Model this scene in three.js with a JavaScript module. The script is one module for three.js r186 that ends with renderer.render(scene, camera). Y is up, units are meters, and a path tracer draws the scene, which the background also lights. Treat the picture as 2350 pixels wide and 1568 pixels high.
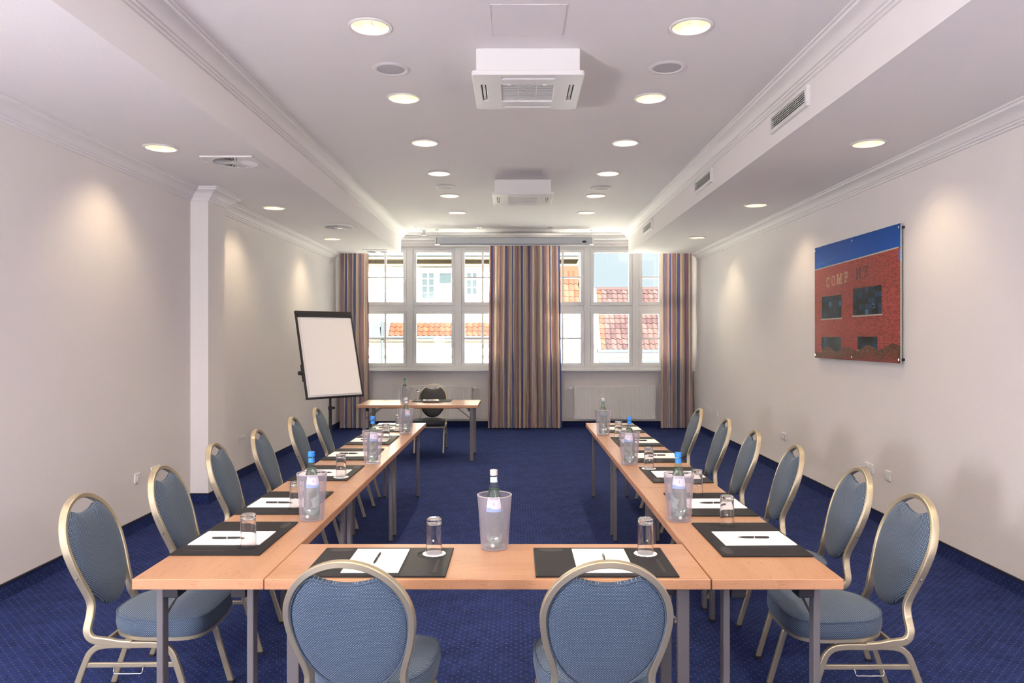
import * as THREE from 'three';
import { mergeGeometries, mergeVertices, toCreasedNormals } from 'three/addons/utils/BufferGeometryUtils.js';
import { RoundedBoxGeometry } from 'three/addons/geometries/RoundedBoxGeometry.js';
import { RectAreaLightUniformsLib } from 'three/addons/lights/RectAreaLightUniformsLib.js';

// ------------------------------------------------------------------ camera, sky, sun, exposure
RectAreaLightUniformsLib.init();
const scene = new THREE.Scene();
const camera = new THREE.PerspectiveCamera(2 * Math.atan(784 / 1700) * 180 / Math.PI, 2350 / 1568, 0.05, 300);
camera.position.set(0, 1.6, 0);
camera.setViewOffset(2350, 1568, -9, 11, 2350, 1568);   // a lens shifted a little, as the vanishing point shows
const renderer = new THREE.WebGLRenderer({ antialias: true });
renderer.toneMapping = THREE.LinearToneMapping;
renderer.toneMappingExposure = 1.3;
renderer.shadowMap.enabled = true;
scene.background = new THREE.Color().setRGB(0.62, 0.72, 0.78);
scene.backgroundIntensity = 1.0;
const sun = new THREE.DirectionalLight(new THREE.Color().setRGB(1, 0.96, 0.88), 135);
sun.position.set(14, 34, 22); sun.target.position.set(0, 0, -30);
sun.castShadow = true; sun.shadow.mapSize.set(2048, 2048);
Object.assign(sun.shadow.camera, { left: -30, right: 30, top: 30, bottom: -30, near: 1, far: 140 });
scene.add(sun, sun.target);
const DOWN_I = 5.2, SOFFIT_I = 2.8, FLASH_I = [9, 32];
const WARM = new THREE.Color().setRGB(1, 0.77, 0.5), COOL = new THREE.Color().setRGB(0.98, 0.93, 0.975);

// ------------------------------------------------------------------ helpers
let seed = 7;
const rnd = () => { seed = (seed * 1664525 + 1013904223) >>> 0; return seed / 4294967296; };
const rr = (a, b) => a + (b - a) * rnd();
const lin = (r, g, b) => new THREE.Color().setRGB(r, g, b);
const used = new Map();
function numbered(n) { const k = used.get(n) ?? 0; used.set(n, k + 1); return k ? n + '_' + String(k).padStart(3, '0') : n; }
function shade(o) { o.traverse(c => { if (c.isMesh) { c.castShadow = true; c.receiveShadow = true; } }); return o; }
function thing(name, label, category, [x, y, d] = [0, 0, 0], turn = 0, group) {
  const o = new THREE.Group(); o.name = numbered(name); o.position.set(x, y, -d); o.rotation.y = turn;
  o.userData = { label, category }; if (group) o.userData.group = group; scene.add(o); return o;
}
function part(parent, name, geo, mat, label) {
  const m = new THREE.Mesh(geo, mat); m.name = name; m.castShadow = m.receiveShadow = true;
  if (label) m.userData.label = label; parent.add(m); return m;
}
function solo(name, geo, mat, label, category, group) {
  const m = new THREE.Mesh(geo, mat); m.name = numbered(name); m.castShadow = m.receiveShadow = true;
  m.userData = { label, category }; if (group) m.userData.group = group; scene.add(m); return m;
}
function struct(name, geo, mat, label, category) {
  const m = geo ? new THREE.Mesh(geo, mat) : new THREE.Group(); m.name = numbered(name); m.castShadow = m.receiveShadow = true;
  m.userData = { label, category, kind: 'structure' }; scene.add(m); return m;
}
function copyOf(src, label, [x, y, d], turn = 0) {
  const c = src.clone(); c.name = numbered(src.name.replace(/_\d{3}$/, '')); c.userData = { ...src.userData, label };
  c.position.set(x, y, -d); c.rotation.set(0, turn, 0); scene.add(c); return c;
}
// box between depths d0..d1 (depth is metres in front of the camera, world z = -depth), uv in metres
function uvBox(g) {
  const p = g.attributes.position, n = g.attributes.normal, uv = new Float32Array(p.count * 2);
  for (let i = 0; i < p.count; i++) {
    const ax = Math.abs(n.getX(i)), ay = Math.abs(n.getY(i)), az = Math.abs(n.getZ(i));
    if (ay >= ax && ay >= az) { uv[2 * i] = p.getX(i); uv[2 * i + 1] = p.getZ(i); }
    else if (ax >= az) { uv[2 * i] = p.getZ(i); uv[2 * i + 1] = p.getY(i); }
    else { uv[2 * i] = p.getX(i); uv[2 * i + 1] = p.getY(i); }
  }
  g.setAttribute('uv', new THREE.BufferAttribute(uv, 2)); return g;
}
function box(x0, x1, y0, y1, d0, d1, r = 0) {
  const w = x1 - x0, h = y1 - y0, l = d1 - d0;
  const g = r ? new RoundedBoxGeometry(w, h, l, 2, r) : new THREE.BoxGeometry(w, h, l);
  g.translate((x0 + x1) / 2, (y0 + y1) / 2, -(d0 + d1) / 2); return uvBox(g);
}
function bx(w, h, l, x = 0, y = 0, z = 0, r = 0) { const g = r ? new RoundedBoxGeometry(w, h, l, 2, r) : new THREE.BoxGeometry(w, h, l); g.translate(x, y, z); return uvBox(g); }
function cyl(r0, r1, h, x = 0, y = 0, z = 0, n = 24) { const g = new THREE.CylinderGeometry(r0, r1, h, n); g.translate(x, y, z); return g; }
function clean(g) { const o = g.index ? g.toNonIndexed() : g; for (const k of Object.keys(o.attributes)) if (!['position', 'normal', 'uv'].includes(k)) o.deleteAttribute(k); return o; }
const merge = list => mergeGeometries(list.map(clean));
const lathe = (pts, n = 36, s = 0, l = Math.PI * 2) => new THREE.LatheGeometry(pts.map(([r, y]) => new THREE.Vector2(r, y)), n, s, l);
function rod(a, b, r, n = 8) {
  const A = new THREE.Vector3(...a), B = new THREE.Vector3(...b), g = new THREE.CylinderGeometry(r, r, A.distanceTo(B), n);
  g.applyQuaternion(new THREE.Quaternion().setFromUnitVectors(new THREE.Vector3(0, 1, 0), B.clone().sub(A).normalize()));
  g.translate(...A.clone().add(B).multiplyScalar(0.5).toArray()); return g;
}
const tube = (pts, r, n = 32, m = 8) => new THREE.TubeGeometry(new THREE.CatmullRomCurve3(pts.map(p => new THREE.Vector3(...p))), n, r, m);
// rectangular bar with softened corners swept along samples; side[i] is the direction of its width
function bar(pts, side, w, t) {
  const c = 0.25, prof = [[-1, -1 + c], [-1, 1 - c], [-1 + c, 1], [1 - c, 1], [1, 1 - c], [1, -1 + c], [1 - c, -1], [-1 + c, -1]];
  const pos = [], idx = [], uv = []; const n = pts.length;
  for (let i = 0; i < n; i++) {
    const T = pts[Math.min(i + 1, n - 1)].clone().sub(pts[Math.max(i - 1, 0)]).normalize();
    const S = side[i].clone().addScaledVector(T, -side[i].dot(T)).normalize(), N = T.clone().cross(S);
    for (const [a, b] of prof) { const p = pts[i].clone().addScaledVector(S, a * w / 2).addScaledVector(N, b * t / 2); pos.push(p.x, p.y, p.z); uv.push(i / n, a); }
  }
  const m = prof.length;
  for (let i = 0; i < n - 1; i++) for (let j = 0; j < m; j++) {
    const a = i * m + j, b = i * m + (j + 1) % m, cc = a + m, d = b + m; idx.push(a, b, cc, b, d, cc);
  }
  for (const [s, f] of [[0, 1], [(n - 1) * m, 0]]) for (let j = 1; j < m - 1; j++) f ? idx.push(s, s + j + 1, s + j) : idx.push(s, s + j, s + j + 1);
  const g = new THREE.BufferGeometry();
  g.setAttribute('position', new THREE.Float32BufferAttribute(pos, 3)); g.setAttribute('uv', new THREE.Float32BufferAttribute(uv, 2)); g.setIndex(idx);
  return toCreasedNormals(g, 0.6);
}
// profile [[out, y]...] swept along a plan path [[x, depth]...], mitred; out is to the right-hand normal given by sign
function mould(path, prof, sign) {
  const pos = [], idx = [], m = prof.length, n = path.length;
  const nrm = (a, b) => { const dx = b[0] - a[0], dz = b[1] - a[1], l = Math.hypot(dx, dz); return [sign * dz / l, -sign * dx / l]; };
  for (let i = 0; i < n; i++) {
    const n0 = i ? nrm(path[i - 1], path[i]) : nrm(path[0], path[1]), n1 = i < n - 1 ? nrm(path[i], path[i + 1]) : n0;
    let mx = n0[0] + n1[0], mz = n0[1] + n1[1]; const k = 2 / (mx * mx + mz * mz); mx *= k; mz *= k;
    for (const [o, y] of prof) pos.push(path[i][0] + mx * o, y, -(path[i][1] + mz * o));
  }
  for (let i = 0; i < n - 1; i++) for (let j = 0; j < m; j++) { const a = i * m + j, b = i * m + (j + 1) % m; idx.push(a, b, a + m, b, b + m, a + m); }
  for (const s of [0, (n - 1) * m]) for (const t of THREE.ShapeUtils.triangulateShape(prof.map(p => new THREE.Vector2(...p)), [])) idx.push(s + t[0], s + t[1], s + t[2]);
  const g = new THREE.BufferGeometry(); g.setAttribute('position', new THREE.Float32BufferAttribute(pos, 3)); g.setIndex(idx);
  const o = toCreasedNormals(g, 0.45); return uvBox(o);
}
// plan slab with round or square holes: polygon [[x, depth]...], y0..y1
function slab(poly, y0, y1, holes = []) {
  const s = new THREE.Shape(poly.map(([x, d]) => new THREE.Vector2(x, d)));
  for (const [x, d, r] of holes) { const h = new THREE.Path(); h.absarc(x, d, r, 0, Math.PI * 2, true); s.holes.push(h); }
  const g = new THREE.ExtrudeGeometry(s, { depth: y1 - y0, bevelEnabled: false, curveSegments: 40 });
  g.rotateX(-Math.PI / 2); g.translate(0, y0, 0); return uvBox(g);
}
function noise2(n, cells, s0) {           // tiling value noise, n x n, 0..1
  const g = new Float32Array(cells * cells), out = new Float32Array(n * n); let s = s0;
  for (let i = 0; i < g.length; i++) { s = (s * 1664525 + 1013904223) >>> 0; g[i] = s / 4294967296; }
  for (let y = 0; y < n; y++) for (let x = 0; x < n; x++) {
    const fx = x / n * cells, fy = y / n * cells, ix = fx | 0, iy = fy | 0; let u = fx - ix, v = fy - iy; u = u * u * (3 - 2 * u); v = v * v * (3 - 2 * v);
    const a = g[iy * cells + ix], b = g[iy * cells + (ix + 1) % cells], c = g[((iy + 1) % cells) * cells + ix], d = g[((iy + 1) % cells) * cells + (ix + 1) % cells];
    out[y * n + x] = (a * (1 - u) + b * u) * (1 - v) + (c * (1 - u) + d * u) * v;
  }
  return out;
}
function dataTex(w, h, f, srgb = true, rep) {
  const a = new Uint8Array(w * h * 4);
  for (let y = 0; y < h; y++) for (let x = 0; x < w; x++) { const c = f(x, y), i = 4 * (y * w + x); a[i] = c[0] * 255; a[i + 1] = c[1] * 255; a[i + 2] = c[2] * 255; a[i + 3] = 255; }
  const t = new THREE.DataTexture(a, w, h); t.wrapS = t.wrapT = THREE.RepeatWrapping; t.magFilter = THREE.LinearFilter; t.minFilter = THREE.LinearMipmapLinearFilter; t.generateMipmaps = true;
  if (srgb) t.colorSpace = THREE.SRGBColorSpace; if (rep) t.repeat.set(...rep); t.needsUpdate = true; return t;
}
function canvasTex(w, h, draw) {
  const c = document.createElement('canvas'); c.width = w; c.height = h; draw(c.getContext('2d'), w, h);
  const t = new THREE.CanvasTexture(c); t.colorSpace = THREE.SRGBColorSpace; return t;
}
const sat = v => Math.max(0, Math.min(1, v));
const mixc = (a, b, t) => a.map((v, i) => v + (b[i] - v) * t);

// ------------------------------------------------------------------ materials
const M = (color, roughness, extra = {}) => new THREE.MeshStandardMaterial({ color, roughness, ...extra });
const P = (color, roughness, extra = {}) => new THREE.MeshPhysicalMaterial({ color, roughness, ...extra });
const nz = noise2(512, 128, 3), nzc = noise2(512, 16, 5), nzf = noise2(512, 256, 9);
const plasterBump = dataTex(512, 512, (x, y) => { const v = 0.5 * nz[y * 512 + x] + 0.5 * nzf[y * 512 + x]; return [v, v, v]; }, false, [1 / 0.6, 1 / 0.6]);
const wallMat = M(lin(0.86, 0.825, 0.81), 0.85, { bumpMap: plasterBump, bumpScale: 0.0012 });
const ceilMat = M(lin(0.91, 0.88, 0.875), 0.9, { bumpMap: plasterBump, bumpScale: 0.0006 });
const trimMat = M(lin(0.86, 0.83, 0.83), 0.6);
const whitePlastic = M(lin(0.85, 0.84, 0.83), 0.4);
const windowMat = M(lin(0.80, 0.80, 0.80), 0.35);
const darkPlastic = M(lin(0.016, 0.015, 0.02), 0.5);
const blackMetal = M(lin(0.03, 0.03, 0.034), 0.4, { metalness: 0.4 });
const steelGrey = M(lin(0.17, 0.158, 0.165), 0.45, { metalness: 0.35 });
const champagne = P(lin(0.50, 0.44, 0.315), 0.36, { metalness: 0.7 });
const chrome = M(lin(0.8, 0.8, 0.8), 0.15, { metalness: 1 });
const cavityShade = M(lin(0.014, 0.013, 0.012), 0.95);  // near-black for backings: shade inside slots and openings put into the colour
// carpet: navy pile with a lattice of small tan dots
const cn1 = noise2(1024, 340, 21), cn2 = noise2(1024, 24, 22), cn3 = noise2(1024, 6, 23);
function carpetPx(x, y) {
  const k = y * 1024 + x, v = 0.74 + 0.42 * (cn1[k] - 0.5) + 0.13 * (cn2[k] - 0.5) + 0.07 * (cn3[k] - 0.5);
  let c = [0.225 * v, 0.295 * v, 0.55 * v];
  const cell = 64, row = Math.floor(y / (cell / 2)), ox = (row % 2) * cell / 2; const dx = ((x + ox) % cell) - cell / 2, dy = (y % (cell / 2)) - cell / 4;
  const r = Math.hypot(dx, dy * 1.1);
  if (r < 6) { const j = ((row * 7 + Math.floor((x + ox) / cell) * 13) % 5) / 5; c = mixc(c, [0.62 - 0.1 * j, 0.5 - 0.06 * j, 0.46], 0.68 * sat((6 - r) / 2.2)); }
  return c;
}
const carpetTex = dataTex(1024, 1024, carpetPx, true, [1 / 0.8, 1 / 0.8]);
const carpetBump = dataTex(512, 512, (x, y) => { const v = nzf[y * 512 + x]; return [v, v, v]; }, false, [1 / 0.35, 1 / 0.35]);
const carpetMat = P(0xffffff, 1.0, { map: carpetTex, bumpMap: carpetBump, bumpScale: 0.003, specularIntensity: 0.15 });
const bindMat = M(lin(0.008, 0.010, 0.03), 0.9);
// beech laminate
const wn1 = noise2(1024, 12, 31), wn2 = noise2(1024, 128, 33), wn3 = noise2(1024, 4, 35);
function beech(x, y) {
  const at = (n, sx, sy) => n[((y * sy) % 1024 | 0) * 1024 + ((x * sx) % 1024 | 0)];
  const warp = at(wn3, 1, 1) * 90, s = wn2[(((y * 2 + warp) % 1024) | 0) * 1024 + ((x * 0.125) | 0)], l = at(wn1, 0.25, 1);
  const fleck = wn2[((y * 1) | 0) * 1024 + ((x * 0.5) | 0)] > 0.83 ? 0.05 : 0;
  const t = 0.5 * s + 0.5 * l; return mixc([0.725, 0.56, 0.432], [0.645, 0.478, 0.362], t).map(v => v - fleck);
}
const beechTex = dataTex(1024, 1024, beech, true, [1 / 1.6, 1 / 0.6]);
const beechMat = P(0xffffff, 0.33, { map: beechTex, clearcoat: 0.25, clearcoatRoughness: 0.22 });
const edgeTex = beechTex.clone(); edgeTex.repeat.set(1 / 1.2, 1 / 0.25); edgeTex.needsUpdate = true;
const litEdgeMat = P(lin(1.12, 1.07, 1.02), 0.42, { map: edgeTex });  // brighter than the top: flash light on the edges put into the colour
// upholstery: blue-grey weave with pale points in staggered rows
const fabN = noise2(512, 60, 41);
const fabricTex = dataTex(512, 512, (x, y) => {
  const cell = 64, rh = 32, row = Math.floor(y / rh), ox = (row % 2) * cell / 2, dx = ((x + ox) % cell) - cell / 2, dy = (y % rh) - rh / 2;
  const e = Math.hypot(dx / 15, dy / 8.5), k = sat((1.2 - e) * 1.6), n = fabN[y * 512 + x];
  return mixc([0.18 + 0.05 * n, 0.26 + 0.05 * n, 0.345 + 0.05 * n], [0.70, 0.73, 0.77], 0.88 * k);
}, true, [1 / 0.068, 1 / 0.068]);
const fabricBump = dataTex(256, 256, (x, y) => {
  const cell = 32, rh = 16, row = Math.floor(y / rh), ox = (row % 2) * cell / 2, dx = ((x + ox) % cell) - cell / 2, dy = (y % rh) - rh / 2;
  const v = sat(1.2 - Math.hypot(dx / 10, dy / 6)); return [v, v, v];
}, false, [1 / 0.068, 1 / 0.068]);
const fabricMat = P(0xffffff, 0.85, { map: fabricTex, bumpMap: fabricBump, bumpScale: 0.0012, sheen: 0.5, sheenColor: lin(0.75, 0.76, 0.78), sheenRoughness: 0.45 });
const pipingMat = M(lin(0.06, 0.09, 0.14), 0.85);
const vinylMat = M(lin(0.018, 0.02, 0.026), 0.45);
// desk pads: dark leather, emblem with emboss glints painted in
const lea = noise2(512, 200, 51), lea2 = noise2(512, 20, 52);
const padBump = dataTex(512, 512, (x, y) => { const v = 0.7 * lea[y * 512 + x] + 0.3 * lea2[y * 512 + x]; return [v, v, v]; }, false, [1 / 0.2, 1 / 0.2]);
const padMat = P(lin(0.0185, 0.018, 0.0205), 0.5, { bumpMap: padBump, bumpScale: 0.0003, specularIntensity: 0.35, ior: 1.4 });
const embossMat = M(lin(0.012, 0.012, 0.014), 0.5);
const sheetTex = canvasTex(512, 724, (c, w, h) => {
  c.fillStyle = '#f7f5f6'; c.fillRect(0, 0, w, h);
  c.fillStyle = '#6f8a6a'; c.fillRect(40, 28, 38, 24); c.fillStyle = '#f7f5f6'; c.beginPath(); c.arc(59, 40, 9, 0, 7); c.fill();
  c.fillStyle = '#7d8b7a'; c.font = 'bold 27px sans-serif'; c.fillText('WYNDHAM', 92, 46);
  c.font = '15px sans-serif'; c.fillStyle = '#a4aca2'; c.fillText('GARDEN HOTELS', 92, 66);
  c.fillStyle = '#9fb39a'; c.font = '13px sans-serif'; c.beginPath(); c.moveTo(50, h - 60); c.lineTo(90, h - 74); c.lineTo(80, h - 44); c.fill();
  c.fillStyle = '#c9cfc8'; c.fillRect(w - 150, h - 48, 110, 3); c.fillRect(w - 150, h - 40, 80, 3);
});
const sheetMat = M(0xffffff, 0.75, { map: sheetTex });
const paperMat = M(lin(0.88, 0.87, 0.88), 0.8);
const glassMat = P(lin(1, 1, 1), 0.02, { transmission: 1, thickness: 0.02, ior: 1.46 });
const bottleMat = P(lin(0.80, 0.90, 0.84), 0.03, { transmission: 1, thickness: 0, ior: 1.5, side: THREE.DoubleSide });
const bottleFoot = P(lin(0.35, 0.62, 0.42), 0.08, { transmission: 0.75, thickness: 0, ior: 1.5 });
const waterMat = P(lin(1, 1, 1), 0.04, { transmission: 1, thickness: 0.06, ior: 1.33, attenuationColor: lin(0.55, 0.82, 0.68), attenuationDistance: 0.28 });
const frostMat = P(lin(0.93, 0.90, 0.965), 0.35, { transmission: 0.92, thickness: 0, ior: 1.45, side: THREE.DoubleSide });
const clearWall = P(lin(0.93, 0.92, 0.96), 0.06, { transmission: 0.95, thickness: 0, ior: 1.45, side: THREE.DoubleSide });
const rimMat = P(lin(0.75, 0.72, 0.75), 0.12, { transmission: 0.6, thickness: 0, ior: 1.45 });
const capBlue = M(lin(0.02, 0.22, 0.68), 0.35), capSilver = M(lin(0.72, 0.7, 0.71), 0.3, { metalness: 0.6 }), capTeal = M(lin(0.05, 0.25, 0.28), 0.35);
const labelTex = canvasTex(512, 256, (c, w, h) => {
  c.fillStyle = '#eef1fb'; c.fillRect(0, 0, w, h);
  c.fillStyle = '#2f4a86'; c.font = 'bold 44px serif'; c.textAlign = 'center'; c.fillText('GEROLSTEINER', w / 2, 54);
  c.fillStyle = '#ffffff'; c.beginPath(); c.ellipse(w / 2, 135, 110, 72, 0, 0, 7); c.fill();
  c.strokeStyle = '#d64a5e'; c.lineWidth = 8; for (let k = 0; k < 8; k++) { const a = k * Math.PI / 4; c.beginPath(); c.moveTo(w / 2 + 10 * Math.cos(a), 118 + 10 * Math.sin(a)); c.lineTo(w / 2 + 36 * Math.cos(a), 118 + 36 * Math.sin(a)); c.stroke(); }
  c.fillStyle = '#8fbcea'; c.beginPath(); c.moveTo(0, 190); c.bezierCurveTo(150, 150, 340, 260, 512, 185); c.lineTo(512, 256); c.lineTo(0, 256); c.fill();
});
const bottleLabelMat = M(0xffffff, 0.55, { map: labelTex });
const neckLabelMat = M(lin(0.62, 0.70, 0.90), 0.5);
const penMat = M(lin(0.008, 0.008, 0.010), 0.3);
const lampGlow = new THREE.MeshStandardMaterial({ color: 0xffffff, emissive: lin(1, 0.84, 0.55), emissiveIntensity: 2.2, roughness: 0.5 });
const reflectorMat = M(lin(0.92, 0.88, 0.78), 0.22, { metalness: 0.85 });
const lampRing = M(lin(0.88, 0.86, 0.82), 0.35);

// ------------------------------------------------------------------ room shell
const XL = -3.12, XR = 3.12, DF = 13.15, DR = -4.2, YC = 3.39, YS = 3.02, BL = -1.96, BR = 1.92, SE = 12.64;
const floorGeo = box(XL - 0.2, XR + 0.2, -0.2, 0, DR - 0.2, DF + 0.2);
struct('floor', floorGeo, carpetMat, 'navy blue carpet dotted with small tan points', 'carpet');
struct('wall_left', box(XL - 0.2, XL, 0, 3.6, DR - 0.2, DF + 0.3), wallMat, 'long pale left wall with a shallow pillar', 'wall');
struct('wall_right', box(XR, XR + 0.2, 0, 3.6, DR - 0.2, DF + 0.3), wallMat, 'long pale right wall carrying the brick building picture', 'wall');
struct('wall_rear', box(XL, XR, 0, 3.6, DR - 0.2, DR), wallMat, 'pale wall behind the viewer', 'wall');
const WIN = [[-2.75, -0.17], [0.41, 2.99]], WY0 = 1.03, WY1 = 3.2;
{
  const s = new THREE.Shape([[XL, 0], [XR, 0], [XR, 3.6], [XL, 3.6]].map(p => new THREE.Vector2(...p)));
  for (const [a, b] of WIN) s.holes.push(new THREE.Path([[a, WY0], [a, WY1], [b, WY1], [b, WY0]].map(p => new THREE.Vector2(...p))));
  const g = new THREE.ExtrudeGeometry(s, { depth: 0.3, bevelEnabled: false }); g.translate(0, 0, -DF - 0.3);
  struct('wall_far', uvBox(g), wallMat, 'far wall with two wide windows', 'wall');
}
struct('wall_pillar', box(XL, -2.95, 0, YS, 7.1, 7.5), wallMat, 'shallow pale pillar standing out of the left wall', 'pillar');
const LAMPS = []; for (let k = -6; k < 6; k++) for (const x of [-0.84, 1.01]) LAMPS.push([x, 4.27 + 1.28 * k, 0.108]);
const SL = [-2.18, 0.40, 2.98, 5.56, 8.15, 10.73].map(d => [-2.665, d, 0.105]), SR = [-2.2, 0.33, 2.88, 5.43, 7.98, 10.59].map(d => [2.585, d, 0.105]);
const ACS = [[0.075, 4.91], [0.078, 8.74]];
struct('ceiling', slab([[XL, DR], [XR, DR], [XR, DF], [XL, DF]], YC, 3.6, LAMPS), ceilMat, 'pale painted middle ceiling with round downlights', 'ceiling');
struct('ceiling_lowered', slab([[XL, DR], [BL, DR], [BL, SE], [XL, SE]], YS, YC, SL), ceilMat, 'lowered ceiling strip along the left wall', 'ceiling');
struct('ceiling_lowered', slab([[BR, DR], [XR, DR], [XR, SE], [BR, SE]], YS, YC, SR), ceilMat, 'lowered ceiling strip along the right wall', 'ceiling');
struct('roof', box(XL - 0.2, XR + 0.2, 3.6, 3.8, DR - 0.2, DF + 0.3), wallMat, 'slab above the ceiling', 'roof');
const crown = (y) => [[0, y - 0.118], [0, y], [0.135, y], [0.135, y - 0.012], [0.122, y - 0.015], [0.118, y - 0.03], [0.104, y - 0.036], [0.085, y - 0.044], [0.068, y - 0.056], [0.055, y - 0.072], [0.047, y - 0.086], [0.034, y - 0.088], [0.03, y - 0.1], [0.018, y - 0.104], [0.014, y - 0.116]];
const pathL = [[XL, DR], [XL, 7.1], [-2.95, 7.1], [-2.95, 7.5], [XL, 7.5], [XL, SE]];
struct('trim_1', mould(pathL, crown(YS), 1), trimMat, 'white crown moulding along the left wall, wrapping the pillar', 'moulding');
struct('trim_2', mould([[XR, DR], [XR, SE]], crown(YS), -1), trimMat, 'white crown moulding along the right wall', 'moulding');
struct('trim_3', mould([[BL, DR], [BL, SE]], crown(YC), 1), trimMat, 'white crown moulding on the left edge of the raised ceiling', 'moulding');
struct('trim_4', mould([[BR, DR], [BR, SE]], crown(YC), -1), trimMat, 'white crown moulding on the right edge of the raised ceiling', 'moulding');
struct('trim_5', mould([[XL, DF], [XR, DF]], [[0, YC - 0.14], [0, YC], [0.09, YC], [0.09, YC - 0.02], [0.05, YC - 0.06], [0.03, YC - 0.1], [0.03, YC - 0.14]], 1), trimMat, 'white moulding above the far windows', 'moulding');
const bbp = [[0, 0], [0, 0.088], [0.010, 0.088], [0.010, 0]], bbt = [[0, 0.088], [0, 0.1], [0.013, 0.1], [0.013, 0.088]];
function baseboard(side, path, sign, label) {
  const g = struct('baseboard_' + side, null, null, label, 'baseboard');
  part(g, 'carpet_strip', mould(path, bbp, sign), carpetMat); part(g, 'binding', mould(path, bbt, sign), bindMat);
}
baseboard('left', [[XL, DR], [XL, 7.1], [-2.95, 7.1], [-2.95, 7.5], [XL, 7.5], [XL, DF]], 1, 'navy carpet skirting along the left wall and pillar');
baseboard('right', [[XR, DR], [XR, DF]], -1, 'navy carpet skirting along the right wall');
baseboard('far', [[XL + 0.02, DF], [XR - 0.02, DF]], 1, 'dark navy skirting under the far windows');

// ------------------------------------------------------------------ windows
function rectFrame(x0, x1, y0, y1, w, d0, d1, wb = w) {
  return merge([box(x0, x0 + w, y0, y1, d0, d1), box(x1 - w, x1, y0, y1, d0, d1), box(x0 + w, x1 - w, y0, y0 + wb, d0, d1), box(x0 + w, x1 - w, y1 - w, y1, d0, d1)]);
}
const paneMat = P(lin(0.98, 1, 0.99), 0.0, { transmission: 1, thickness: 0, ior: 1.45 });
WIN.forEach(([a, b], wi) => {
  const g = struct('window_' + (wi + 1), null, null, wi ? 'wide white six-sash window right of the middle curtain' : 'wide white six-sash window left of the middle curtain', 'window');
  const d = 13.2, P0 = (b - a) / 3, ym = 2.11;
  const fr = [rectFrame(a, b, WY0, WY1, 0.04, d, d + 0.1)];
  for (let k = 1; k < 3; k++) fr.push(box(a + P0 * k - 0.055, a + P0 * k + 0.055, WY0 + 0.04, WY1 - 0.04, d - 0.012, d + 0.1));
  for (let k = 0; k < 3; k++) fr.push(box(a + P0 * k + (k ? 0.055 : 0.04), a + P0 * (k + 1) - (k < 2 ? 0.055 : 0.04), ym - 0.045, ym + 0.045, d + 0.004, d + 0.1));
  fr.push(rectFrame(a + 0.03, b - 0.03, WY0 + 0.03, WY1 - 0.03, 0.04, d + 0.055, d + 0.095));
  for (let k = 1; k < 3; k++) fr.push(box(a + P0 * k - 0.075, a + P0 * k + 0.075, WY0 + 0.05, WY1 - 0.05, d + 0.055, d + 0.095));
  fr.push(box(a + 0.05, b - 0.05, ym - 0.065, ym + 0.065, d + 0.056, d + 0.094));
  part(g, 'window_frame', merge(fr), windowMat);
  for (let k = 0; k < 3; k++) for (const [y0, y1] of [[WY0 + 0.045, ym - 0.05], [ym + 0.05, WY1 - 0.045]]) {
    const x0 = a + P0 * k + (k ? 0.06 : 0.045), x1 = a + P0 * (k + 1) - (k < 2 ? 0.06 : 0.045);
    const fw = 0.058, s = part(g, 'sash', rectFrame(x0, x1, y0, y1, fw, d - 0.008, d + 0.05), windowMat);
    part(s, 'pane', box(x0 + fw - 0.004, x1 - fw + 0.004, y0 + fw - 0.004, y1 - fw + 0.004, d + 0.024, d + 0.028), paneMat);
    if (k !== 1) {
      const cx = (x0 + x1) / 2, cy = (y0 + y1) / 2;
      part(s, 'glazing_bar', merge([box(cx - 0.018, cx + 0.018, y0 + fw, y1 - fw, d + 0.006, d + 0.045), box(x0 + fw, cx - 0.018, cy - 0.016, cy + 0.016, d + 0.008, d + 0.043), box(cx + 0.018, x1 - fw, cy - 0.016, cy + 0.016, d + 0.008, d + 0.043)]), windowMat);
    }
    const hx = k === 2 ? x0 + 0.028 : x1 - 0.028, hy = (y0 + y1) / 2 - 0.08;
    part(s, 'handle', merge([box(hx - 0.013, hx + 0.013, hy - 0.035, hy + 0.035, d - 0.018, d - 0.008, 0.004), box(hx - 0.009, hx + 0.009, hy - 0.10, hy + 0.012, d - 0.045, d - 0.03, 0.005), box(hx - 0.008, hx + 0.008, hy - 0.008, hy + 0.008, d - 0.031, d - 0.017)]), whitePlastic);
  }
  part(g, 'window_sill', box(a - 0.06, b + 0.06, WY0 - 0.035, WY0, 12.98, 13.2, 0.008), windowMat);
});

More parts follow.
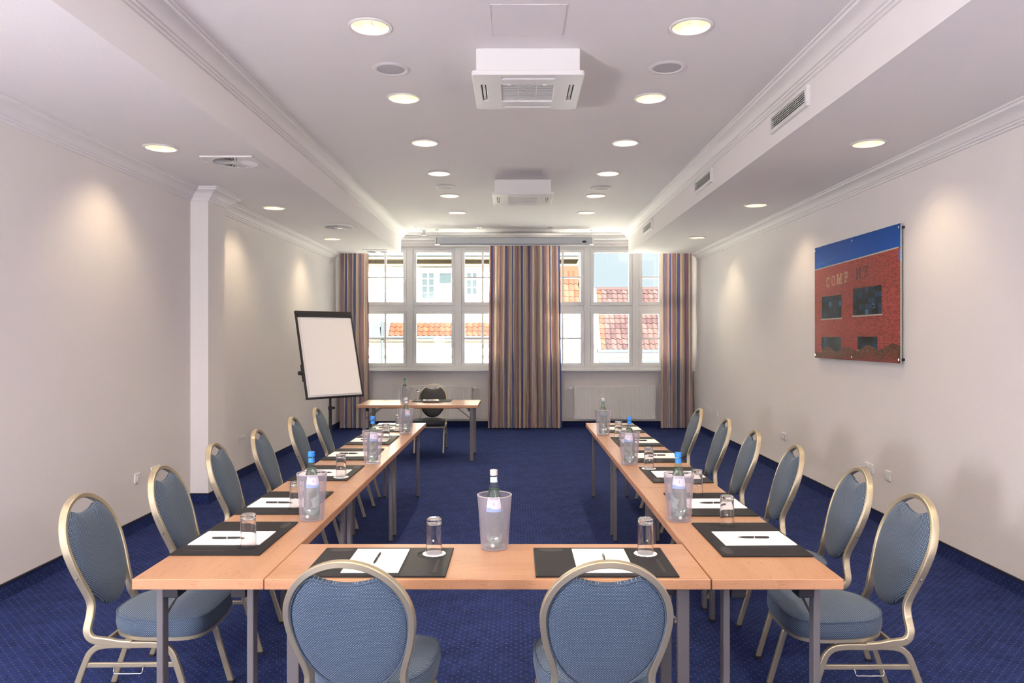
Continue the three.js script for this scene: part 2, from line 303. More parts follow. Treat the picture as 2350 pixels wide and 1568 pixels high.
// ------------------------------------------------------------------ curtains
const strN = noise2(1024, 64, 61), strC = noise2(1024, 8, 62);
const curtainTex = (() => {
  const pal = [['#d9c6ae', 5], ['#b88f77', 3], ['#44559a', 2.2], ['#a98189', 3], ['#e2d5c2', 3], ['#c2a48e', 4], ['#8b7888', 2.4], ['#b48c80', 2.6], ['#dcc8ad', 3], ['#66719c', 2.6], ['#a88388', 3.4], ['#d2bca4', 4], ['#40519c', 1.8], ['#e4d8c8', 2.2], ['#a87f70', 3.4], ['#97808c', 2.2], ['#ccb29b', 3.2], ['#4a5b9c', 2.6]].map(([h, w]) => [[1, 3, 5].map(i => parseInt(h.slice(i, i + 2), 16) / 255), w]);
  const total = pal.reduce((s, p) => s + p[1], 0);
  return dataTex(1024, 1024, (x, y) => {
    const wob = (strC[y * 1024 + x] - 0.5) * 14 + (strN[y * 1024 + x] - 0.5) * 5; let u = (((x + wob + 1024) % 1024) / 1024) * total, c = pal[0][0];
    for (const [col, w] of pal) { if (u < w) { c = col; break; } u -= w; }
    const streak = strN[((y * 0.25) | 0) * 1024 + ((x * 5) % 1024)]; const f = 0.98 + 0.25 * streak, g = (c[0] + c[1] + c[2]) / 3; return c.map(v => sat(Math.pow(v * 0.85 + g * 0.15, 0.66) * f));
  });
})();
function curtain(x0, x1, y0, y1, d, folds, uRep, uOff, label, flare = 0.04) {
  const t = curtainTex.clone(); t.repeat.set(uRep, 0.45); t.offset.set(uOff, 0); t.needsUpdate = true;
  const mat = P(0xffffff, 0.9, { map: t, transmission: 0.35, thickness: 0 });
  const N = folds * 14, R = 18, pos = [], uv = [], idx = [], ph = [], am = [];
  for (let k = 0; k <= folds; k++) { ph.push(rr(-0.3, 0.3)); am.push(rr(0.6, 1.15)); }
  for (let side = 0; side < 2; side++) for (let j = 0; j <= R; j++) for (let i = 0; i <= N; i++) {
    const v = j / R, u = i / N, k = Math.min(folds - 1, Math.floor(u * folds)), w = u * folds - k, a = am[k] * (1 - w) + am[k + 1] * w, p = ph[k] * (1 - w) + ph[k + 1] * w;
    const depth = 0.03 + 0.03 * Math.pow(1 - v, 0.7), ang = 2 * Math.PI * (u * folds) + p * (1 - v);
    const cx = (x0 + x1) / 2, half = (x1 - x0) / 2, x = cx + (u * 2 - 1) * half * (1 + flare * (1 - v)) + 0.012 * Math.sin(ang * 2 + 1) * (1 - v);
    const z = a * depth * (Math.sin(ang) + 0.25 * Math.sin(2 * ang + p * 4)) + (side ? -0.004 : 0);
    pos.push(x, y0 + (y1 - y0) * v, -d + z); uv.push(u, v);
  }
  const W = N + 1, S = W * (R + 1);
  for (let s = 0; s < 2; s++) for (let j = 0; j < R; j++) for (let i = 0; i < N; i++) {
    const a = s * S + j * W + i, b = a + 1, c = a + W, e = c + 1; s ? idx.push(a, c, b, b, c, e) : idx.push(a, b, c, b, e, c);
  }
  const edge = (a, b) => idx.push(a, b, a + S, b, b + S, a + S);
  for (let i = 0; i < N; i++) { edge(i + 1, i); edge(R * W + i, R * W + i + 1); }
  for (let j = 0; j < R; j++) { edge(j * W, (j + 1) * W); edge((j + 1) * W + N, j * W + N); }
  const g = new THREE.BufferGeometry(); g.setAttribute('position', new THREE.Float32BufferAttribute(pos, 3)); g.setAttribute('uv', new THREE.Float32BufferAttribute(uv, 2)); g.setIndex(idx); g.computeVertexNormals();
  return solo('curtain', g, mat, label, 'curtain', 'striped curtains at the windows');
}
curtain(-0.46, 0.76, 0.015, 3.29, 12.86, 19, 1.9, 0.10, 'wide striped curtain hanging between the two windows', 0.05);
curtain(-3.05, -2.56, 0.015, 3.29, 12.86, 7, 0.85, 0.55, 'narrow striped curtain in the left corner behind the flipchart', 0.03);
curtain(2.52, 3.05, 0.015, 3.29, 12.86, 7, 0.9, 0.46, 'narrow striped curtain in the right corner by the picture wall', 0.03);
solo('curtain_rail', box(-3.1, 3.1, 3.29, 3.32, 12.83, 12.89, 0.005), whitePlastic, 'white rail carrying the curtains along the far ceiling', 'rail');

// ------------------------------------------------------------------ ceiling fittings
const ringGeo = lathe([[0.104, 0.004], [0.104, -0.004], [0.108, -0.010], [0.118, -0.010], [0.125, -0.005], [0.126, 0.0], [0.104, 0.004]], 40);
const cupGeo = lathe([[0.1035, 0.002], [0.102, 0.03], [0.094, 0.075], [0.076, 0.115], [0.052, 0.14], [0.0, 0.148]], 40);
const bulbGeo = merge([new THREE.CapsuleGeometry(0.014, 0.085, 6, 14).rotateZ(Math.PI / 2).translate(0, 0.075, 0.024), new THREE.CapsuleGeometry(0.014, 0.085, 6, 14).rotateZ(Math.PI / 2).translate(0, 0.075, -0.024)]);
const crossGeo = merge([bx(0.19, 0.006, 0.003, 0, 0.045, 0), bx(0.003, 0.006, 0.19, 0, 0.045, 0)]);
const ord = ['nearest', 'second', 'third', 'fourth', 'fifth', 'farthest'];
let lampProto;
function downlight(x, y, d, label, intensity) {
  let g;
  if (!lampProto) {
    g = lampProto = thing('ceiling_light', label, 'light', [x, y, d], 0, 'round recessed downlights');
    part(g, 'trim_ring', ringGeo, lampRing); const c = part(g, 'reflector', cupGeo, reflectorMat); part(g, 'bulb', bulbGeo, lampGlow);
    part(c, 'cross_blade', crossGeo, reflectorMat);
  } else g = copyOf(lampProto, label, [x, y, d]);
  const s = new THREE.SpotLight(WARM, intensity, 0, 1.08, 1.0, 2); s.position.set(x, y + 0.072, -d); s.target.position.set(x, 0, -d);
  s.castShadow = true; s.shadow.radius = 2.2; s.name = 'downlight_beam'; scene.add(s, s.target);
}
for (let k = -6; k < 6; k++) for (const [x, side] of [[-0.84, 'left'], [1.01, 'right']])
  downlight(x, YC, 4.27 + 1.28 * k, k < 0 ? `downlight out of view overhead, ${side} column of the raised ceiling, ${-k} before the nearest seen` : `${ord[k]} round downlight in the ${side} column of the raised ceiling`, DOWN_I);
for (const [list, side] of [[SL, 'left'], [SR, 'right']]) list.forEach(([x, d], k) =>
  downlight(x, YS, d, k < 3 ? `downlight out of view overhead, ${side} lowered ceiling strip, ${3 - k} before the nearest seen` : `${['nearest', 'middle', 'farthest'][k - 3]} round downlight in the lowered ceiling strip on the ${side}`, SOFFIT_I));

// air-conditioning cassettes
const acHalf = 0.345;
function makeAC(x, d, label) {
  const g = thing('air_conditioner', label, 'air conditioner', [x, YC - 0.15, d], 0, 'ceiling air conditioners');
  part(g, 'housing', bx(0.645, 0.145, 0.645, 0, 0.0775, 0, 0.008), whitePlastic);
  const s = new THREE.Shape(); const r = 0.03, h = acHalf;
  s.moveTo(-h + r, -h); s.lineTo(h - r, -h); s.quadraticCurveTo(h, -h, h, -h + r); s.lineTo(h, h - r); s.quadraticCurveTo(h, h, h - r, h); s.lineTo(-h + r, h); s.quadraticCurveTo(-h, h, -h, h - r); s.lineTo(-h, -h + r); s.quadraticCurveTo(-h, -h, -h + r, -h);
  const hole = (x0, x1, y0, y1, q = 0.012) => { const p = new THREE.Path(); p.moveTo(x0 + q, y0); p.quadraticCurveTo(x0, y0, x0, y0 + q); p.lineTo(x0, y1 - q); p.quadraticCurveTo(x0, y1, x0 + q, y1); p.lineTo(x1 - q, y1); p.quadraticCurveTo(x1, y1, x1, y1 - q); p.lineTo(x1, y0 + q); p.quadraticCurveTo(x1, y0, x1 - q, y0); p.lineTo(x0 + q, y0); s.holes.push(p); };
  const slots = [[-0.17, 0.17, -0.305, -0.262], [-0.17, 0.17, 0.262, 0.305], [-0.305, -0.262, -0.17, 0.17], [0.262, 0.305, -0.17, 0.17]];
  slots.forEach(q => hole(...q)); hole(-0.175, 0.175, -0.175, 0.175, 0.006);
  const pg = new THREE.ExtrudeGeometry(s, { depth: 0.022, bevelEnabled: true, bevelSize: 0.005, bevelThickness: 0.005, bevelSegments: 2, curveSegments: 8 }); pg.rotateX(Math.PI / 2); pg.translate(0, 0.0, 0);
  part(g, 'panel', pg, whitePlastic);
  part(g, 'backing', bx(0.62, 0.004, 0.62, 0, 0.003, 0), cavityShade);
  slots.forEach(([a, b, c, e], k) => {
    const w = b - a, l = e - c, f = k < 2 ? bx(w - 0.02, 0.006, l - 0.024, (a + b) / 2, -0.012, (c + e) / 2, 0.0028) : bx(w - 0.024, 0.006, l - 0.02, (a + b) / 2, -0.012, (c + e) / 2, 0.0028);
    part(g, 'louvre', f, whitePlastic);
  });
  const sl = []; for (let k = 0; k < 17; k++) sl.push(bx(0.346, 0.002, 0.0095, 0, -0.018, -0.164 + k * 0.0205));
  for (const xx of [-0.06, 0.06]) sl.push(bx(0.004, 0.007, 0.34, xx, -0.013, 0));
  part(g, 'intake_grille', merge(sl), whitePlastic);
  for (const xx of [-0.12, 0.11]) part(g, 'grille_latch', bx(0.026, 0.006, 0.012, xx, -0.030, 0.178, 0.002), whitePlastic);
  return g;
}
makeAC(...ACS[0], 'large white ceiling air conditioner nearest the camera');
makeAC(...ACS[1], 'farther white ceiling air conditioner closer to the windows');

// ceiling loudspeakers
{
  const ring = lathe([[0.092, 0.0], [0.092, -0.006], [0.098, -0.010], [0.12, -0.008], [0.125, 0.0]], 40), mesh = lathe([[0, -0.0065], [0.05, -0.006], [0.0925, -0.004], [0.0925, -0.0005], [0, -0.0005]], 36), meshMat = M(lin(0.50, 0.49, 0.51), 0.7);
  let p; for (const [x, d, l] of [[-0.835, 4.95, 'round ceiling loudspeaker left of the nearer air conditioner'], [1.005, 4.92, 'round ceiling loudspeaker right of the nearer air conditioner'], [-0.84, 8.82, 'round ceiling loudspeaker left of the farther air conditioner'], [1.02, 8.9, 'round ceiling loudspeaker right of the farther air conditioner']]) {
    if (!p) { p = thing('ceiling_speaker', l, 'speaker', [x, YC, d], 0, 'ceiling loudspeakers'); part(p, 'ring', ring, trimMat); part(p, 'speaker_mesh', mesh, meshMat, 'grey perforated disc'); } else copyOf(p, l, [x, YC, d]);
  }
}
// inspection hatches, cover plates, sensor, small spots
function hatch(x0, x1, d0, d1, label) {
  const g = thing('ceiling_hatch', label, 'hatch', [(x0 + x1) / 2, YC, (d0 + d1) / 2], 0, 'flush ceiling hatches'), w = x1 - x0, l = d1 - d0;
  part(g, 'hatch_frame', merge([bx(0.004, 0.003, l + 0.008, -w / 2 - 0.004, -0.0015, 0), bx(0.004, 0.003, l + 0.008, w / 2 + 0.004, -0.0015, 0), bx(w + 0.012, 0.003, 0.004, 0, -0.0015, -l / 2 - 0.004), bx(w + 0.012, 0.003, 0.004, 0, -0.0015, l / 2 + 0.004)]), trimMat);
  part(g, 'hatch_door', bx(w, 0.003, l, 0, -0.0015, 0), ceilMat);
}
hatch(-0.135, 0.275, 3.99, 4.385, 'flush square hatch in front of the nearer air conditioner'); hatch(-0.136, 0.278, 7.8, 8.2, 'flush square hatch in front of the farther air conditioner');
[[0.494, 6.17, 'left of the pair'], [0.61, 6.17, 'right of the pair']].forEach(([x, d, w]) => { const m = solo('ceiling_cover', lathe([[0, -0.004], [0.034, -0.004], [0.04, 0]], 28), ceilMat, `small round blank ceiling cover, ${w} behind the nearer air conditioner`, 'cover plate'); m.position.set(x, YC, -d); });
{ const m = solo('ceiling_cover', lathe([[0, -0.004], [0.034, -0.004], [0.04, 0]], 28), ceilMat, 'small round blank cover on the left lowered ceiling beside the swirl vent', 'cover plate'); m.position.set(-2.52, YS, -6.05); }
{
  const g = thing('motion_sensor', 'small white box sensor on the ceiling near the left window', 'sensor', [-1.55, YC, 12.5]);
  part(g, 'sensor_base', cyl(0.03, 0.03, 0.03, 0, -0.015, 0), whitePlastic); part(g, 'sensor_head', bx(0.085, 0.05, 0.06, 0, -0.055, 0, 0.008), whitePlastic);
}
{
  const ring = lathe([[0.022, 0], [0.022, -0.006], [0.04, -0.006], [0.045, 0]], 28), bowl = lathe([[0, -0.001], [0.022, -0.002], [0.022, -0.0005]], 24); let p;
  for (const [x, l] of [[-1.64, 'leftmost small unlit spot in the ceiling row before the windows'], [-0.6, 'second from left small unlit spot in the ceiling row before the windows'], [0.56, 'third from left small unlit spot in the ceiling row before the windows'], [1.59, 'rightmost small unlit spot in the ceiling row before the windows']])
    if (!p) { p = thing('spotlight', l, 'light', [x, YC, 12.15], 0, 'small unlit ceiling spots'); part(p, 'ring', ring, chrome); part(p, 'lamp_face', bowl, cavityShade); } else copyOf(p, l, [x, YC, 12.15]);
}
// swirl diffusers in the left strip
{
  const s = new THREE.Shape([[-0.205, -0.205], [0.205, -0.205], [0.205, 0.205], [-0.205, 0.205]].map(p => new THREE.Vector2(...p))), h = new THREE.Path(); h.absarc(0, 0, 0.172, 0, 7, true); s.holes.push(h);
  const plate = new THREE.ExtrudeGeometry(s, { depth: 0.012, bevelEnabled: false, curveSegments: 40 }); plate.rotateX(Math.PI / 2);
  const blade = bx(0.128, 0.002, 0.017, 0.112, 0, 0); blade.rotateX(0); const bl = new THREE.BoxGeometry(0.125, 0.0018, 0.021); bl.rotateX(-0.5); bl.translate(0.112, -0.006, 0); uvBox(bl);
  const greyCavShade = M(lin(0.12, 0.115, 0.11), 0.8); let p;  // grey disc on the solid ceiling, coloured as shade inside the vent
  for (const [x, d, l] of [[-2.275, 6.01, 'square swirl air vent nearest the camera on the left lowered ceiling'], [-2.29, 9.55, 'middle square swirl air vent on the left lowered ceiling'], [-2.30, 12.3, 'square swirl air vent beside the left window']]) {
    if (p) { copyOf(p, l, [x, YS, d]); continue; }
    p = thing('air_vent', l, 'air vent', [x, YS, d], 0, 'square swirl vents');
    part(p, 'plate', plate, whitePlastic); part(p, 'backing', cyl(0.18, 0.18, 0.001, 0, -0.0008, 0, 40), greyCavShade); part(p, 'hub', lathe([[0, -0.014], [0.05, -0.012], [0.055, -0.003]], 28), whitePlastic);
    for (let k = 0; k < 30; k++) { const b = part(p, 'blade', bl, whitePlastic); b.rotation.y = k * Math.PI * 2 / 30; }
  }
}
// slotted grilles on the right step of the ceiling
for (const [d0, d1, l] of [[4.83, 5.54, 'slotted wall grille nearest the camera on the right ceiling step'], [7.2, 7.88, 'middle slotted wall grille on the right ceiling step'], [10.36, 11.08, 'slotted wall grille farthest away on the right ceiling step']]) {
  const g = thing('vent_grille', l, 'vent', [BR, 3.178, (d0 + d1) / 2], 0, 'slotted grilles on the ceiling step'), L = d1 - d0;
  const fr = (a, b, c, e) => bx(0.028, b - a, e - c, -0.014, (a + b) / 2, (c + e) / 2, 0.003);
  part(g, 'grille_frame', merge([fr(-0.068, -0.045, -L / 2, L / 2), fr(0.045, 0.068, -L / 2, L / 2), fr(-0.045, 0.045, -L / 2, -L / 2 + 0.03), fr(-0.045, 0.045, L / 2 - 0.03, L / 2)]), whitePlastic);
  part(g, 'backing', bx(0.002, 0.09, L - 0.06, -0.002, 0, 0), cavityShade);
  for (let k = 0; k < 6; k++) { const b = new THREE.BoxGeometry(0.02, 0.003, L - 0.062); b.rotateZ(0.35); b.translate(-0.014, -0.036 + k * 0.0145, 0); part(g, 'slat', b, whitePlastic); }
}
// projection screen case
{
  const g = thing('projection_screen', 'long grey rolled-up projection screen hung before the windows', 'projection screen', [-0.03, 3.14, 12.4]);
  const alu = M(lin(0.52, 0.55, 0.58), 0.35, { metalness: 0.3 });
  part(g, 'case', bx(2.6, 0.125, 0.11, 0, 0.0625, 0, 0.02), alu, 'grey metal casing');
  for (const s of [-1, 1]) { part(g, 'end_cap', bx(0.03, 0.135, 0.12, s * 1.315, 0.0625, 0, 0.012), whitePlastic); part(g, 'bracket', merge([rod([s * 1.29, 0.125, 0], [s * 1.29, 0.247, 0], 0.005), bx(0.05, 0.006, 0.05, s * 1.29, 0.246, 0)]), chrome); }
  part(g, 'weight_bar', bx(2.5, 0.018, 0.03, 0, -0.008, 0, 0.006), whitePlastic);
  const b = lathe([[0, 0.003], [0.022, 0.003], [0.024, 0]], 24); b.rotateX(Math.PI / 2); b.scale(1.6, 0.8, 1); b.translate(1.17, 0.045, 0.055); part(g, 'badge', b, darkPlastic, 'small black oval badge');
}

// ------------------------------------------------------------------ picture on the right wall
{
  const tex = canvasTex(1024, 700, (c, w, h) => {
    // the print, left = far edge
    const sky = c.createLinearGradient(0, 0, 0, 200); sky.addColorStop(0, '#0a4596'); sky.addColorStop(1, '#0f58b4'); c.fillStyle = sky; c.fillRect(0, 0, w, h);
    c.strokeStyle = 'rgba(190,215,245,.25)'; c.lineWidth = 3; c.beginPath(); c.moveTo(40, 110); c.lineTo(300, 96); c.stroke();
    const roof = x => 118 + (140 - 118) * (1 - x / w);
    c.fillStyle = '#8a4340'; c.beginPath(); c.moveTo(0, roof(0)); c.lineTo(w, roof(w)); c.lineTo(w, h); c.lineTo(0, h); c.fill();
    let s = 11; const q = () => { s = (s * 1664525 + 1013904223) >>> 0; return s / 4294967296; };
    for (let y = 124; y < 660; y += 6) for (let x = -20 + (y / 6 % 2) * 9; x < w; x += 18) {
      const yy = y + (140 - 118) * (1 - x / w) * (1 - (y - 124) / 560); if (yy < roof(x) + 3) continue;
      const t = q(); c.fillStyle = `rgb(${128 + 52 * t | 0},${52 + 30 * t | 0},${48 + 28 * t | 0})`; c.fillRect(x, yy, 16, 4.4);
      if (q() < 0.05) { c.fillStyle = 'rgba(70,30,40,.5)'; c.fillRect(x, yy, 16, 4.4); }
    }
    c.strokeStyle = '#c9b8ae'; c.lineWidth = 7; c.beginPath(); c.moveTo(0, roof(0)); c.lineTo(w - 18, roof(w)); c.stroke();
    c.fillStyle = '#3d74c4'; c.fillRect(w - 16, 130, 16, 55);
    const letters = [['C', 190, '#c7a06c'], ['O', 270, '#d59082'], ['M', 350, '#c9ad80'], ['P', 435, '#c7a58c'], ['N', 585, '#451c26'], ['Y', 670, '#5b2a28']];
    c.font = 'bold 78px serif'; c.textAlign = 'center';
    letters.forEach(([t, x, col]) => { c.lineWidth = 3; c.strokeStyle = 'rgba(60,20,24,.55)'; c.strokeText(t, x + 2, 262 - (x - 190) * 0.05); c.fillStyle = 'rgba(0,0,0,0)'; c.lineWidth = 5; c.strokeStyle = col; c.strokeText(t, x, 260 - (x - 190) * 0.05); });
    const win = (x, y, ww, hh, nx, ny) => {
      c.fillStyle = '#141c2a'; c.fillRect(x, y, ww, hh);
      for (let i = 0; i < nx; i++) for (let j = 0; j < ny; j++) { const t = q(); c.fillStyle = t < 0.35 ? '#0a0e16' : t < 0.6 ? '#22395a' : t < 0.92 ? '#182337' : '#44658c'; c.fillRect(x + i * ww / nx + 2, y + j * hh / ny + 2, ww / nx - 4, hh / ny - 4); if (q() < 0.4) { c.fillStyle = '#0c1018'; c.fillRect(x + i * ww / nx + 4, y + j * hh / ny + hh / ny * 0.3, ww / nx * 0.6, hh / ny * 0.5); } }
      c.fillStyle = '#b9a79e'; c.fillRect(x - 8, y + hh, ww + 18, 8);
    };
    win(105, 318, 270, 136, 8, 4); win(520, 294, 320, 152, 9, 5); win(100, 568, 270, 86, 8, 2); win(575, 566, 220, 74, 5, 2);
    for (let k = 0; k < 9000; k++) { const x = q() * w, base = 640 - 30 * Math.max(0, (x - 380) / 644) + 14 * Math.sin(x / 40) + (x < 100 ? 14 : 0), y = base + q() * q() * (h - base + 10); const t = q(); c.fillStyle = `rgb(${60 + 70 * t | 0},${40 + 48 * t | 0},${32 + 40 * t | 0})`; c.fillRect(x, y, 4, 5); }
  });
  const d0 = 5.93, d1 = 7.63, y0 = 1.385, y1 = 2.51, g = thing('picture_panel', 'large acrylic picture of a red brick building under blue sky', 'picture', [3.12, y0, (d0 + d1) / 2]);
  const L = d1 - d0, H = y1 - y0, mat = P(0xffffff, 0.4, { map: tex, specularIntensity: 0.3, ior: 1.12 });
  const pl = new THREE.PlaneGeometry(L, H); pl.rotateY(-Math.PI / 2); pl.translate(-0.0412, H / 2, 0); part(g, 'print', pl, mat, 'printed brick facade with broken windows and worn letters');
  part(g, 'acrylic_sheet', bx(0.008, H, L, -0.037, H / 2, 0), M(lin(0.55, 0.66, 0.62), 0.1));
  for (const [a, b] of [[0.03, 0.02], [0.03, L / 2], [0.03, L - 0.02], [H - 0.03, 0.02], [H - 0.03, L / 2], [H - 0.03, L - 0.02], [H * 0.62, L - 0.02]].slice(0, 6)) {
    const n = cyl(0.011, 0.011, 0.033, 0, 0, 0, 16); n.rotateZ(Math.PI / 2); n.translate(-0.0165, a, b - L / 2); part(g, 'standoff', n, blackMetal);
    const n2 = cyl(0.010, 0.010, 0.005, 0, 0, 0, 16); n2.rotateZ(Math.PI / 2); n2.translate(-0.0435, a, b - L / 2); part(g, 'screw_cap', n2, chrome);
  }
}

// ------------------------------------------------------------------ sockets
function socket(x, d, y, n, label) {
  const s = x < 0 ? 1 : -1, g = thing('wall_socket', label, 'socket', [x, y, d], s > 0 ? Math.PI / 2 : -Math.PI / 2);
  for (let k = 0; k < n; k++) {
    const o = (k - (n - 1) / 2) * 0.071; part(g, 'socket_plate', bx(0.078, 0.08, 0.012, o, 0, 0.006, 0.004), whitePlastic);
    const r = lathe([[0.021, 0.0005], [0.021, 0.003], [0.024, 0.003], [0.0245, 0]], 24); r.rotateX(Math.PI / 2); r.translate(o, 0, 0.012);
    part(g, 'socket_insert', n > 1 ? r : bx(0.03, 0.045, 0.004, 0, 0, 0.0135, 0.001), whitePlastic);
    if (n > 1) part(g, 'pin_hole', merge([cyl(0.003, 0.003, 0.001, o - 0.009, 0, 0).rotateX(0), cyl(0.003, 0.003, 0.001, o + 0.009, 0, 0)].map(q => q.rotateX(Math.PI / 2).translate(0, 0, 0.0126))), cavityShade);
  }
}
socket(XL, 6.09, 0.436, 1, 'single white data socket low on the left wall before the pillar'); socket(XL, 6.4, 0.44, 2, 'double white socket low on the left wall next to the pillar, partly hidden');
socket(XL, 8.43, 0.435, 2, 'double white socket low on the left wall beyond the pillar');
socket(XR, 6.53, 0.444, 2, 'double white socket low on the right wall behind the second chair'); socket(XR, 6.2, 0.435, 1, 'single white data socket low on the right wall nearest the camera');
socket(XR, 8.61, 0.445, 2, 'double white socket low on the right wall, middle of the room'); socket(XR, 11.95, 0.43, 2, 'double white socket low on the right wall near the curtain'); socket(XR, 11.5, 0.40, 1, 'single white socket low on the right wall near the curtain');

// ------------------------------------------------------------------ radiators
const radMat = M(lin(0.80, 0.79, 0.76), 0.4);
function radiator(x0, x1, valveSide, label) {
  const w = x1 - x0, g = thing('radiator', label, 'radiator', [(x0 + x1) / 2, 0.15, 13.02], 0, 'white panel radiators'), H = 0.59;
  const n = Math.round(w / 0.034), s = new THREE.Shape(); s.moveTo(-w / 2, -0.01); s.lineTo(-w / 2, 0.01);
  for (let k = 0; k < n; k++) { const a = -w / 2 + w * k / n, p = w / n; s.lineTo(a + p * 0.18, 0.01); s.lineTo(a + p * 0.34, 0.020); s.lineTo(a + p * 0.66, 0.020); s.lineTo(a + p * 0.82, 0.01); }
  s.lineTo(w / 2, 0.01); s.lineTo(w / 2, -0.01);
  const pg = new THREE.ExtrudeGeometry(s, { depth: H - 0.06, bevelEnabled: false }); pg.rotateX(-Math.PI / 2); pg.scale(1, 1, -1); // flutes to the room
  const idx = pg.index; const fl = pg.toNonIndexed ? pg : pg; fl.translate(0, 0.03, 0.03);
  { const p = fl.attributes.position; for (let i = 0; i < p.count; i += 3) { const a = [p.getX(i), p.getY(i), p.getZ(i)]; p.setXYZ(i, p.getX(i + 1), p.getY(i + 1), p.getZ(i + 1)); p.setXYZ(i + 1, ...a); } fl.computeVertexNormals(); }
  part(g, 'fluted_panel', fl, radMat);
  part(g, 'panel_edge', merge([bx(w, 0.03, 0.024, 0, 0.015, 0.03, 0.004), bx(w, 0.03, 0.024, 0, H - 0.015, 0.03, 0.004), bx(w, H, 0.012, 0, H / 2, -0.04, 0.003)]), radMat);
  const top = []; for (let k = 0; k < 40; k++) top.push(bx(0.006, 0.006, 0.05, -w / 2 + (k + 0.5) * w / 40, H - 0.004, -0.007)); part(g, 'top_grille', merge(top), radMat);
  for (const q of [-1, 1]) part(g, 'side_panel', bx(0.008, H, 0.09, q * (w / 2 + 0.003), H / 2, -0.005, 0.002), radMat);
  const v = valveSide * (w / 2 + 0.008);
  const head = lathe([[0, 0], [0.024, 0.002], [0.026, 0.03], [0.02, 0.055], [0, 0.058]], 20); head.rotateZ(-valveSide * Math.PI / 2); head.translate(v + valveSide * 0.03, H - 0.05, 0.01);
  part(g, 'valve_head', head, whitePlastic); part(g, 'valve_body', rod([v, H - 0.05, 0.01], [v + valveSide * 0.05, H - 0.05, 0.01], 0.011, 12), chrome);
  part(g, 'pipe', tube([[v + valveSide * 0.1, H - 0.05, 0.01], [v + valveSide * 0.13, H - 0.052, 0.01], [v + valveSide * 0.135, H - 0.12, 0.01], [v + valveSide * 0.135, 0.10, 0.01], [v + valveSide * 0.14, 0.02, 0.01], [v + valveSide * 0.17, 0.005, -0.01], [v + valveSide * 0.28, 0.003, -0.02]], 0.009), radMat);
  for (const q of [-1, 1]) part(g, 'wall_bracket', bx(0.03, 0.04, 0.082, q * (w / 2 - 0.15), H - 0.1, -0.087), radMat);
  part(g, 'return_pipe', rod([v, 0.03, 0.01], [v + valveSide * 0.13, 0.03, 0.01], 0.009), radMat);
}
radiator(-2.17, -0.79, 1, 'white fluted radiator under the left window behind the desk'); radiator(1.03, 2.44, -1, 'white fluted radiator under the right window');

// ------------------------------------------------------------------ tables
const TY = 0.73, TT = 0.038;
function makeTable(name, L, W, label, group, legW = 0.025) {      // long axis = local x
  const g = thing(name, label, 'table', [0, 0, 0], 0, group), hx = L / 2, hw = W / 2;
  const top = new THREE.BoxGeometry(L - 0.004, 0.004, W - 0.004); top.translate(0, TY - 0.002, 0); part(g, 'table_top', uvBox(top), beechMat);
  const eg = bx(L, TT - 0.001, W, 0, TY - 0.001 - (TT - 0.001) / 2, 0, 0.0025);
  part(g, 'edge_banding', eg, litEdgeMat);
  const ly = TY - TT;
  for (const sx of [-1, 1]) {
    for (const sz of [-1, 1]) {
      const lx = sx * (hx - 0.085), lz = sz * (hw - 0.07), leg = part(g, 'leg', bx(0.045, ly - 0.012, legW, lx, 0.012 + (ly - 0.012) / 2, lz, 0.004), steelGrey);
      part(leg, 'foot_cap', bx(0.049, 0.014, legW + 0.004, lx, 0.007, lz, 0.002), darkPlastic);
      part(g, 'hinge_block', bx(0.075, 0.05, 0.055, lx - sx * 0.01, ly - 0.0255, lz - sz * 0.042, 0.004), darkPlastic);
      part(g, 'strut', merge([rod([lx - sx * 0.012, ly - 0.14, lz], [lx - sx * 0.19, ly - 0.006, lz - sz * 0.03], 0.0055), cyl(0.008, 0.008, 0.012, 0, 0, 0, 10).rotateZ(Math.PI / 2).translate(lx - sx * 0.024, ly - 0.14, lz)]), steelGrey);
    }
    part(g, 'cross_bar', bx(0.03, 0.025, W - 0.16, sx * (hx - 0.085), ly - 0.013, 0, 0.003), steelGrey);
  }
  return g;
}
const T1 = 2.657, TL = 1.603;
const tableProto = makeTable('seminar_table', TL, 0.472, 'beech table of the left row nearest the camera', 'beech seminar tables in a U');
const put = (o, x, d, turn) => { o.position.set(x, 0, -d); o.rotation.y = turn; };
put(tableProto, -1.142, T1 + TL / 2, Math.PI / 2);
const pos3 = ['nearest the camera', 'in the middle', 'nearest the windows'];
for (let k = 1; k < 3; k++) copyOf(tableProto, `beech table of the left row ${pos3[k]}`, [-1.142, 0, T1 + TL * (k + 0.5) + 0.002 * k], Math.PI / 2);
for (let k = 0; k < 3; k++) copyOf(tableProto, `beech table of the right row ${pos3[k]}`, [0.940, 0, T1 + TL * (k + 0.5) + 0.002 * k], -Math.PI / 2);
{ const c = makeTable('seminar_table', 1.602, 0.452, 'beech cross table closing the U behind the two front chairs', 'beech seminar tables in a U'); put(c, -0.102, T1 + 0.226, 0); }
{
  const d = makeTable('presenter_desk', 1.547, 0.78, 'wider beech desk standing alone before the left window', undefined, 0.03); put(d, -1.256, 9.42 + 0.39, 0);
  part(d, 'modesty_rail', bx(1.05, 0.022, 0.03, 0.02, TY - TT - 0.012, 0.2, 0.003), litEdgeMat);
}

